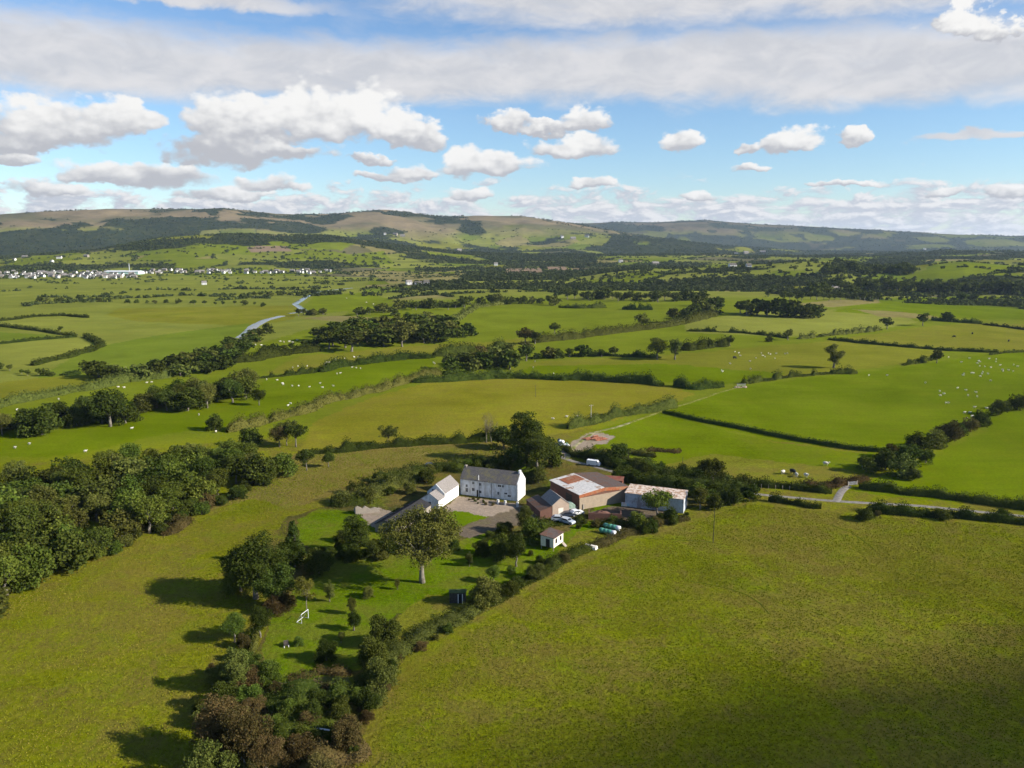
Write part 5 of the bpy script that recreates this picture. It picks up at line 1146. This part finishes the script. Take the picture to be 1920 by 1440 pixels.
# trailer with green cover
p = G(1062, 956); tr = thing('trailer', 'green sheeted trailer in front of the big barn', 'trailer', p, .25)
MB().prism([(-2.3, .7), (2.3, .7), (2.3, 1.6), (1.2, 2.2), (-1.4, 2.15), (-2.3, 1.5)], -1.1, 1.1, 'y').build('cover', mat('faded_green_tarpaulin', mottled((.16, .25, .19), (.33, .42, .35), 1.4), .8), tr)
MB().box(-2.35, 2.35, -1.12, 1.12, .5, .69).build('bed', M['metal'], tr); MB().box(2.35, 3.6, -.06, .06, .5, .6).build('drawbar', M['metal'], tr)
for w_ in (-1, 1): MB().tube([(-.3, w_*1.13, .4), (-.3, w_*1.33, .4)], .4, 12).build('wheel', M['rubber'], tr)
# small caravan-like objects by the long shed
p = G(1178, 947); t = thing('water_tank', 'pale blue plastic tank lying by the long shed', 'tank', p, -.2); MB().tube([(-.4, -1, .5), (-.3, -1, .5), (1.4, -1, .5), (1.5, -1, .5)], [.3, .5, .5, .3], 12).build('barrel', mat('pale_blue_plastic', lambda t, b, o: (.35, .55, .62), .5), t); MB().box(-.2, 1.3, -1.4, -.6, 0, .08).build('cradle', M['woodgrey'], t)
p = G(1171, 946); t = thing('chest', 'pinkish white chest at the corner of the long shed', 'chest', p, -.2); MB().box(-.8, .8, -1.6, -.6, 0, .8).build('box', M['cream'], t); MB().box(-.84, .84, -1.64, -.56, .802, .9).build('lid', M['whitewrap'], t)
# heap of wrapped silage / rubble by the lane, log pile
rs = np.random.RandomState(8)
p = G(1052, 838); k_ = 0
for (a, b, c_, q) in [(-1.6, 0, 0, 'cardark'), (-.2, .4, 0, 'whitewrap'), (1.2, -.2, 0, 'whitewrap'), (2.4, -.9, 0, 'whitewrap'), (-.8, 1.6, 0, 'cardark'), (.7, 1.5, 0, 'whitewrap'), (-.3, .8, 1.15, 'whitewrap'), (.5, .2, 1.15, 'whitewrap'), (-.6, 2.2, 1.2, 'cardark'), (2.0, 1.0, 0, 'greenwrap')]:
    k_ += 1; col = {'cardark': 'black', 'whitewrap': 'white', 'greenwrap': 'green'}[q]
    o = bale(p+np.array([a, b, c_]), rs.uniform(0, 3), q, f'{col} wrapped bale, {ordw(k_)} of the heap by the farm entrance', l=1.2); o['group'] = 'heap of bales by the farm entrance'
p = G(1117, 824); lp = thing('log_pile', 'heap of red brown logs on the gravel by the track', 'log pile', p)
for i in range(46):
    a = rs.uniform(0, 6.28); q = rs.uniform(0, 1)**.6; x_, y_ = math.cos(a)*q*4.4, math.sin(a)*q*2.0; z_ = .2+(1-q)*1.3*rs.uniform(.5, 1); b = rs.uniform(-.6, .6)
    MB().tube([(x_-math.cos(b)*1.0, y_-math.sin(b)*1.0, z_), (x_+math.cos(b)*1.0, y_+math.sin(b)*1.0, z_+rs.uniform(-.15, .2))], rs.uniform(.13, .24), 7).build('log', M['logs'], lp)
# utility poles
def pole(px, py, hpx, label, bar=True):
    p = G(px, py); h = hpx*pxm(p); o = thing('utility_pole', label, 'utility pole', p, .4, 'wooden utility poles')
    MB().tube([(0, 0, -.5), (0, 0, h)], [.17, .12] if bar else [.09, .06], 8).build('shaft', M['pole'] if bar else M['wooddark'], o)
    if bar:
        MB().box(-.9, .9, -.06, .06, h-.5, h-.38).build('crossarm', M['woodgrey'], o)
        for q in (-.8, 0, .8): MB().tube([(q, 0, h-.375), (q, 0, h-.15)], .05, 6).build('insulator', M['frame'], o)
    return p+np.array([0, 0, h-.1])
q1 = pole(1108, 794, 36, 'pale utility pole beside the stony track'); q2 = pole(1004, 745, 24, 'grey utility pole in the tawny field', False)
q3 = pole(1337, 1018, 62, 'thin utility pole standing in the big near field', False); q4 = pole(1680, 905, 0.1 or 30, 'utility pole') if False else None
q5 = pole(1280, 868, 12, 'short pole in the green pasture by the hedge', False); pole(1178, 874, 30, 'pale pole standing in the roadside hedge', False)
# fence posts along the scrub and the sheep pasture
for i in range(14):
    p = G(1388+i*13.2, 912+i*.9); o = MB().box(-.07, .07, -.07, .07, -.3, 1.15).prism([(-.07, 1.15), (.07, 1.15), (0, 1.25)], -.07, .07, 'y').build('fence_post', M['woodgrey'], None, p); tag(o, f'{ordw(i+1)} wooden post from the left along the near sheep pasture hedge', 'fence post', 'fence posts of the near sheep pasture')
# gate at the field corner and at the sheep track
def gate(px, py, rz, label, wd=3.4):
    g_ = thing('field_gate', label, 'gate', G(px, py), rz)
    for q in (0, wd): MB().box(q-.1, q+.1, -.1, .1, -.3, 1.4).build('gate_post', M['woodgrey'], g_)
    mb = MB(); [mb.box(.12, wd-.12, -.025, .025, z, z+.07) for z in (.25, .45, .68, .92, 1.15)]; mb.box(.12, .2, -.03, .03, .2, 1.25); mb.box(wd-.2, wd-.12, -.03, .03, .2, 1.25); mb.build('gate_bars', M['metal'], g_)
gate(1590, 911, .3, 'metal field gate at the end of the side lane'); gate(1382, 724, .1, 'metal gate where the track meets the sheep field', 4.5)
t = thing('stone_heap', 'pale stone heap by the upper end of the track', 'stone heap', G(1388, 727)); 
for i in range(16): MB().ell((rs.uniform(-3, 3), rs.uniform(-1, 1), .25), (rs.uniform(.4, .8), rs.uniform(.3, .6), rs.uniform(.3, .6)), 7, 5, seed=i, amp=.15).build('stone', M['pinkwall'], t)

# ------------------------------------------------------------------ livestock
def sheep_mesh(name, coat, graze):
    bm_v = [(-.52, 0, .62), (-.25, 0, .66), (.15, 0, .66), (.42, 0, .66)]; mb = MB()
    mb.tube([(-.62, 0, .62), (-.5, 0, .63), (-.25, 0, .64), (.1, 0, .64), (.38, 0, .66), (.5, 0, .68 if not graze else .6), (.62, 0, .82 if not graze else .42), (.74, 0, .92 if not graze else .22), (.92, 0, .84 if not graze else .07)], [.08, .24, .32, .33, .27, .19, .12, .11, .05], 10)
    for x_ in (-.38, .32):
        for y_ in (-.15, .15): mb.tube([(x_, y_, .5), (x_+.02, y_, .26), (x_, y_, 0)], [.09, .05, .04], 6)
    for y_ in (-.13, .13): mb.tube([(.70, y_*.6, .95 if not graze else .3), (.66, y_*1.5, .93 if not graze else .3)], [.04, .015], 5)
    return mb.mesh(name, M[coat], True)
SHM = [sheep_mesh('sheep', 'wool', True), sheep_mesh('sheep', 'wool', False)]
CWM = sheep_mesh('cow', 'black', True)
def flock(pts, desc, group, seed, sc=.95):
    rs = random.Random(seed); pts = sorted(pts)
    for i, (x_, y_) in enumerate(pts):
        o = link('sheep', SHM[i % 3 != 0 and 0 or 1], None, G(x_, y_), rs.uniform(0, 6.28)); o.scale = (sc,)*3
        tag(o, f'{ordw(i+1)} white sheep from the left {desc}', 'sheep', group)
def rnd(poly, n, seed):
    rs = random.Random(seed); a = np.array(poly, float); out = []
    while len(out) < n:
        x_, y_ = rs.uniform(a[:, 0].min(), a[:, 0].max()), rs.uniform(a[:, 1].min(), a[:, 1].max())
        if inpoly(np.array([x_]), np.array([y_]), a)[0]: out.append((x_, y_))
    return out
flock([(1762, 735), (1763, 743), (1770, 740), (1773, 757), (1778, 757), (1795, 729), (1811, 733), (1815, 743), (1830, 737), (1832, 745), (1857, 715), (1806, 705), (1807, 702), (1838, 707), (1735, 719), (1663, 705), (1629, 705), (1827, 765), (1808, 775), (1812, 786), (1822, 782), (1818, 775), (1850, 767)]
      + rnd([(1770, 670), (1900, 668), (1915, 700), (1780, 705)], 24, 2), 'in the bright sheep field', 'sheep in the bright right-hand field', 1)
flock([(530, 720), (531, 722), (548, 725), (560, 725), (580, 727), (600, 720), (605, 728), (625, 725), (632, 702), (638, 701), (660, 690), (668, 691), (676, 692), (813, 681), (1100 - 285, 683), (540, 762), (545, 758), (488, 796), (373, 779), (247, 805), (55, 834), (28, 841), (160, 848), (405, 811), (500, 713), (520, 714)], 'on the bright green strip', 'sheep on the bright green strip', 2)
flock([(275, 719), (222, 727), (233, 728), (52, 777), (32, 770), (110, 750), (284, 718)] + rnd([(540, 690), (640, 672), (750, 660), (700, 665), (560, 695)], 16, 3), 'on the pale strip fields', 'sheep on the pale strip fields', 3)
flock([(1353, 696), (1355, 698), (1407, 693), (1430, 668), (1434, 670), (1378, 661), (1385, 663), (1455, 664), (1369, 683)] + rnd([(1380, 665), (1480, 660), (1500, 675), (1400, 680)], 9, 4), 'in the field with the lone tree', 'sheep in the lone tree field', 4)
flock([(1548, 873), (1493, 894), (1511, 895), (1619, 880), (1468, 889)], 'in the near roadside pasture', 'sheep in the near roadside pasture', 5, 1.5)
flock([(1003, 679), (1038, 702), (1000, 690), (1062, 783), (1037, 787), (1083, 782)], 'about the tawny field edge', 'sheep about the tawny field edge', 6)
flock(rnd([(440, 655), (560, 630), (600, 632), (500, 662)], 9, 7)+[(687, 568), (700, 571), (650, 560)], 'beyond the river belt', 'sheep beyond the river belt', 7, 1.3)
for i, (x_, y_) in enumerate([(1377, 673), (1823, 627), (1789, 633), (1891, 641), (1486, 889)]):
    o = link('cow', CWM, None, G(x_, y_), i*1.3); o.scale = (1.9,)*3; tag(o, f'{ordw(i+1)} black cow from the left in the right-hand fields' if i < 4 else 'dark animal lying by the near pasture hedge', 'cow', 'black cattle')

# ------------------------------------------------------------------ distant village and farms
VM = {}
def house_parts(L, D, he, hr, wallm, roofm):
    a = MB().prism([(0, -1), (D, -1), (D, he), (D/2, hr), (0, he)], -L/2, L/2, 'x').mesh('wall', M[wallm])
    b = MB(); b.slab([(-L/2-.2, -.3, he-.15), (L/2+.2, -.3, he-.15), (L/2+.2, D/2, hr+.02), (-L/2-.2, D/2, hr+.02)], .2); b.slab([(-L/2-.2, D/2, hr+.02), (L/2+.2, D/2, hr+.02), (L/2+.2, D+.3, he-.15), (-L/2-.2, D+.3, he-.15)], .2)
    c = MB(); [c.box(x_, x_+1.1, -.05, -.005, z_, z_+1.2) for x_ in (-L*.38, -L*.08, L*.22) for z_ in (1, 3.4)]
    return a, b.mesh('roof', M[roofm]), c.mesh('window', M['glass'])
VM = [house_parts(9, 7, 4.2, 7.4, 'whiteold', 'slate'), house_parts(12, 7.5, 4.2, 7.4, 'white', 'slate_dark'), house_parts(15, 8, 4.4, 7.8, 'stone', 'slate'), house_parts(8, 7, 4.4, 7.8, 'whiteold', 'slate_dark')]
def vhouse(px, py, label, group, i, sc=1.0, rz=None):
    rs = random.Random(i*13+5); o = thing('house', label, 'house', G(px, py), rs.uniform(-.5, .5) if rz is None else rz, group); o.scale = (sc,)*3
    for nm, me in zip(('wall', 'roof', 'window'), VM[rs.randrange(4)]): link(nm, me, o)
rv = random.Random(5); hs = []
for i in range(120): hs.append((rv.uniform(-20, 258), rv.choice([512, 515, 518, 521])+rv.uniform(-1.5, 1.5)))
for i in range(60): hs.append((rv.uniform(250, 620), rv.choice([508.5, 511, 513])+rv.uniform(-1, 1)))
hs.sort()
for i, (x_, y_) in enumerate(hs): vhouse(x_, y_, ('small white house in the dense left part of the far village' if x_ < 255 else 'small white house in the long right part of the far village'), 'houses of the dense left part of the village' if x_ < 255 else 'houses of the long right part of the village', i, .78)
fc = thing('factory', 'long low pale green factory hall in the far village', 'factory', G(228, 514.5), 0)
MB().prism([(0, -1), (30, -1), (30, 6), (15, 8), (0, 6)], -38, 38, 'x').build('hall', mat('pale_green_cladding', lambda t, b, o: (.42, .60, .56), .6), fc)
MB().slab([(-39, -1, 6.02), (39, -1, 6.02), (39, 15, 8.1), (-39, 15, 8.1)], .3).build('roof', M['whitewrap'], fc); MB().tube([(10, 18, 0), (10, 18, 24)], [1.1, .8], 10).build('chimney', M['metal'], fc)
for i, (x_, y_, q) in enumerate([(768, 534, 1.1), (785, 536, 1), (800, 535.5, 1.2), (383, 534, .9), (740, 441, 1.7), (755, 444, 1.7), (722, 440, 1.7), (1055, 446, 2.0), (1075, 449, 2), (1100, 445, 2), (1380, 477, 1.6), (1400, 476, 1.8), (1430, 475, 2), (1405, 503, 1.2), (1375, 502, 1.2), (1565, 545, 1), (930, 498, 1.2), (25, 489, 1.1), (45, 484, 1.1), (95, 492, 1), (110, 485, 1.1), (160, 482, 1), (862, 471, 1.6), (1230, 497, 1.3), (1165, 492, 1.4), (1735, 468, 2)]):
    vhouse(x_, y_, f'{ordw(i+1)} of the scattered pale farmhouses on the valley sides', 'scattered farmhouses on the valley sides', 200+i, q)

# ------------------------------------------------------------------ distant hedgerows and woods: too many to count
def clumps(name, X, Y, S, leaf, kind='stuff', seed=3, nq=12, flatz=.75):
    rs = np.random.RandomState(seed); n = len(X); Z = TH(X, Y)
    D = rs.normal(0, 1, (n, nq, 3)); D[:, :, 2] = np.abs(D[:, :, 2]); D /= np.linalg.norm(D, axis=2, keepdims=True)
    P = np.stack([X, Y, Z], 1)[:, None, :]+D*S[:, None, None]*rs.uniform(.35, .75, (n, nq, 1))*np.array([1, 1, flatz*1.5]); P = P.reshape(-1, 3)
    V, Q = leafquads(P, D.reshape(-1, 3), 1.0, rs, curl=.6); c = V.reshape(-1, 4, 3); m_ = c.mean(1, keepdims=True); V = (m_+(c-m_)*np.repeat(S, nq)[:, None, None]*.8).reshape(-1, 3)
    return tag(link(name, fastmesh(name, V, Q, [M[leaf]])), kind=kind)
def polar(n, r0, r1, seed, a=42):
    rs = np.random.RandomState(seed); r = np.exp(rs.uniform(math.log(r0), math.log(r1), n)); t = np.radians(rs.uniform(-a, a, n)); return r*np.sin(t), r*np.cos(t), r, rs
X, Y, r, rs = polar(520000, 1060, 9000, 21)
e = np.zeros_like(r); 
for (r0, r1, S_) in ((1000, 2200, 150), (2200, 5200, 210), (5200, 1e6, 330)):
    k = (r >= r0) & (r < r1); e[k] = cells(X[k], Y[k], S_)[1]
az = np.degrees(np.arctan2(X, Y)); inL = sstep(-az, 4, 10)*(1-sstep(r, 1500, 1800))
brk = fbm(X/90+3, Y/90+8, 3); keep = (e < 4.5+2.5*(r > 2200)) & (brk > .36+.14*inL) & (r > 1080)
vil = G(np.array([0., 250, 620]), np.array([520., 516, 512])); 
keep &= ~((az < -14) & (r > 1330) & (r < 1900) & (rs.rand(len(r)) < .6)) & (TH(X, Y) < 150+200*(az > 3))
clumps('distant_hedgerows', X[keep], Y[keep], rs.uniform(2.6, 5.6, keep.sum())*(1+.35*(r[keep] > 2200)), 'far', seed=4)
X, Y, r, rs = polar(85000, 1080, 9500, 22); w_ = woodmask(X, Y, r); keep = (w_ > .5)
KF = [gpoly(p) for c, q, p in FIELDS if p[0] in ((1435, 508), (1440, 520), (1690, 520), (948, 504), (1072, 502), (1025, 500), (700, 513))]
for p in KF: keep &= ~inpoly(X, Y, p)
clumps('distant_woods', X[keep], Y[keep], rs.uniform(4.5, 8, keep.sum())*(.8+r[keep]/9000), 'far', seed=5, nq=10)
rs = np.random.RandomState(77); vx = rs.uniform(-30, 640, 420); vy = np.where(vx < 255, rs.uniform(507, 524, 420), rs.uniform(504, 514, 420)); P_ = G(vx, vy)
clumps('village_trees', P_[:, 0], P_[:, 1], rs.uniform(3.0, 6.5, 420), 'far', seed=8, nq=16)
# scattered trees of the farther valley floor
X, Y, r, rs = polar(6500, 1150, 3400, 23); az = np.degrees(np.arctan2(X, Y)); d = fbm(X/260+30, Y/260+12, 4); keep = (d > .53-.05*sstep(az, -8, 5)) & ((az > -12) | (r < 1330) | (r > 1950)) 
clumps('scattered_distant_trees', X[keep], Y[keep], rs.uniform(4, 7, keep.sum()), 'far', seed=6, nq=16, flatz=.8)

# the farthest, smallest trees of the belts: past the three hundred that show largest, one object
FARG = {'belt under the wooded knoll', 'dark wood crowning the knoll', 'long far row behind the dark grove', 'tall grove above the far row', 'right belt beyond the middle field',
        'left belt beyond the middle field', 'belt beyond the river bend', 'short belt right of the river', 'small group left of the river'}
def merge_far():
    obs = [o for o in COL.objects if o.parent is None and o.type == 'MESH' and o.get('group') in FARG]; parts = []; mats = []
    for o in obs:
        me = o.data; n = len(me.vertices); co = np.empty(n*3, np.float32); me.vertices.foreach_get('co', co); co = co.reshape(-1, 3)*np.array(o.scale)
        a = o.rotation_euler.z; x = co[:, 0]*math.cos(a)-co[:, 1]*math.sin(a); y = co[:, 0]*math.sin(a)+co[:, 1]*math.cos(a)
        V = np.stack([x, y, co[:, 2]], 1)+np.array(o.location); L_ = np.empty(len(me.loops), np.int32); me.loops.foreach_get('vertex_index', L_)
        mi = np.empty(len(me.polygons), np.int32); me.polygons.foreach_get('material_index', mi); ids = []
        for m in me.materials:
            if m not in mats: mats.append(m)
            ids.append(mats.index(m))
        parts.append((V, L_.reshape(-1, 4), np.array(ids)[mi]))
    V = []; Q = []; MI = []; k = 0
    for v, q, m in parts: V.append(v); Q.append(q+k); MI.append(m); k += len(v)
    tag(link('distant_trees', fastmesh('distant_trees', np.concatenate(V), np.concatenate(Q), mats, np.concatenate(MI))), kind='stuff')
    for o in obs: bpy.data.objects.remove(o)
merge_far()

# ------------------------------------------------------------------ tussocks of the rough fields
def tufts(name, poly, n, seed, h, leaf):
    rs = np.random.RandomState(seed); A_ = gpoly(poly)[:, :2]; mn, mx_ = A_.min(0), A_.max(0); P = rs.uniform(mn, mx_, (n, 2)); k = inpoly(P[:, 0], P[:, 1], A_); P = P[k]
    d = fbm(P[:, 0]/7+seed, P[:, 1]/7, 3); P = P[d > rs.uniform(.0, .5, len(P))]; m_ = len(P); z = TH(P[:, 0], P[:, 1])
    V = []; s = h*rs.uniform(.5, 1.3, m_)
    for q in range(3):
        t = rs.uniform(0, 6.28, m_); w_ = s*.55; lean = rs.normal(0, .25, (m_, 2))*s[:, None]
        a = np.stack([P[:, 0]-np.cos(t)*w_, P[:, 1]-np.sin(t)*w_, z-.05], 1); b = np.stack([P[:, 0]+np.cos(t)*w_, P[:, 1]+np.sin(t)*w_, z-.05], 1)
        c = np.stack([P[:, 0]+lean[:, 0]+np.cos(t)*w_*.8, P[:, 1]+lean[:, 1]+np.sin(t)*w_*.8, z+s*.8], 1); e_ = np.stack([P[:, 0]+lean[:, 0]-np.cos(t)*w_*.8, P[:, 1]+lean[:, 1]-np.sin(t)*w_*.8, z+s], 1)
        V.append(np.stack([a, b, c, e_], 1).reshape(-1, 3))
    V = np.concatenate(V); Q = np.arange(len(V)).reshape(-1, 4); return tag(link(name, fastmesh(name, V, Q, [M[leaf]])), kind='stuff')
def grassf(c1, c2, c3):
    def f(t, b, o):
        ri = t.new('ShaderNodeNewGeometry').outputs['Random Per Island']; v = objco(t)
        return t.mix(t.ss(t.noise(v, .06, 6, .65), .4, .62), t.mix(ri, c1, c2), t.mix(ri, c2, c3))
    return f
M['tuft'] = mat('tussock_grass', grassf((.13, .17, .006), (.19, .205, .012), (.25, .19, .045)), 1, 0)
tufts('tussock_grass', [(700, 1480), (700, 1380), (740, 1290), (900, 1170), (1100, 1050), (1400, 945), (1600, 965), (1940, 990), (2150, 1100), (2200, 1500), (1400, 1700)], 150000, 3, .13, 'tuft')
tufts('tussock_grass', [(-300, 1400), (-60, 1160), (130, 1080), (330, 985), (480, 945), (540, 975), (520, 1080), (440, 1180), (400, 1300), (370, 1600)], 60000, 4, .13, 'tuft')
tufts('tussock_grass', [(400, 965), (480, 905), (560, 855), (800, 838), (940, 830), (940, 860), (850, 870), (720, 895), (620, 920), (520, 965)], 40000, 5, .16, 'tuft')

# ------------------------------------------------------------------ faint old wheel marks in the big field
M['mark'] = mat('darker_grass', mottled((.045, .065, .004), (.10, .12, .006), 1.6, lo=.35, hi=.6), 1, 0)
for pts in ([(1285, 1088), (1340, 1097), (1395, 1112), (1425, 1130), (1443, 1152)], [(1200, 1008), (1260, 1012), (1335, 1016)], [(1560, 985), (1600, 1000), (1640, 1030)]):
    ribbon('wheel_mark', pts, .5, M['mark'], dz=.05, step=.5, jag=.6)
# ------------------------------------------------------------------ the low cloud whose shadow crosses the near corner of the field
t_ = 860/sd[2]; cx, cy = 80+sd[0]*t_, 108+sd[1]*t_
rs = np.random.RandomState(12); mb = MB()
cm = bpy.data.materials.new('cloud_vapour'); cm.use_nodes = True; cn = NT(cm.node_tree); cn.n.clear()
vs = cn.new('ShaderNodeVolumeScatter'); vs.inputs['Color'].default_value = (1, 1, 1, 1); vs.inputs['Density'].default_value = .040; co_ = cn.new('ShaderNodeOutputMaterial'); cn.l.new(vs.outputs[0], co_.inputs['Volume'])
N1, N2 = 40, 20; vv = []
for i in range(N2+1):
    th = math.pi*i/N2-math.pi/2
    for j in range(N1):
        a = 2*math.pi*j/N1; q = 1+.22*math.sin(3*a+1)+.12*math.sin(7*a+2*th)+.06*rs.uniform(-1, 1)
        u_, v_ = math.cos(th)*math.cos(a)*100*q, math.cos(th)*math.sin(a)*27*q
        vv.append((u_*.93-v_*.36, u_*.36+v_*.93, math.sin(th)*13*(1+.1*math.sin(5*a))))
mb.add(vv, [(i*N1+j, i*N1+(j+1) % N1, (i+1)*N1+(j+1) % N1, (i+1)*N1+j) for i in range(N2) for j in range(N1)])
tag(mb.build('cloud', cm, None, (cx, cy, 860)), 'small low cloud shading the near corner of the big field', 'cloud')

# ------------------------------------------------------------------ air
hm = bpy.data.materials.new('haze'); hm.use_nodes = True; hn = NT(hm.node_tree); hn.n.clear()
pv = hn.new('ShaderNodeVolumePrincipled'); pv.inputs['Color'].default_value = (.60, .76, 1, 1); pv.inputs['Density'].default_value = HAZE; pv.inputs['Anisotropy'].default_value = .2
ho = hn.new('ShaderNodeOutputMaterial'); hn.l.new(pv.outputs[0], ho.inputs['Volume'])
zz = np.empty(len(bpy.data.meshes['ground'].vertices)*3, np.float32); bpy.data.meshes['ground'].vertices.foreach_get('co', zz); zz = zz[2::3]
tag(MB().box(-13100, 13100, -13100, 13100, float(zz.min())-1.5, max(CAMH, float(zz.max()))+25).build('haze', hm), kind='stuff')
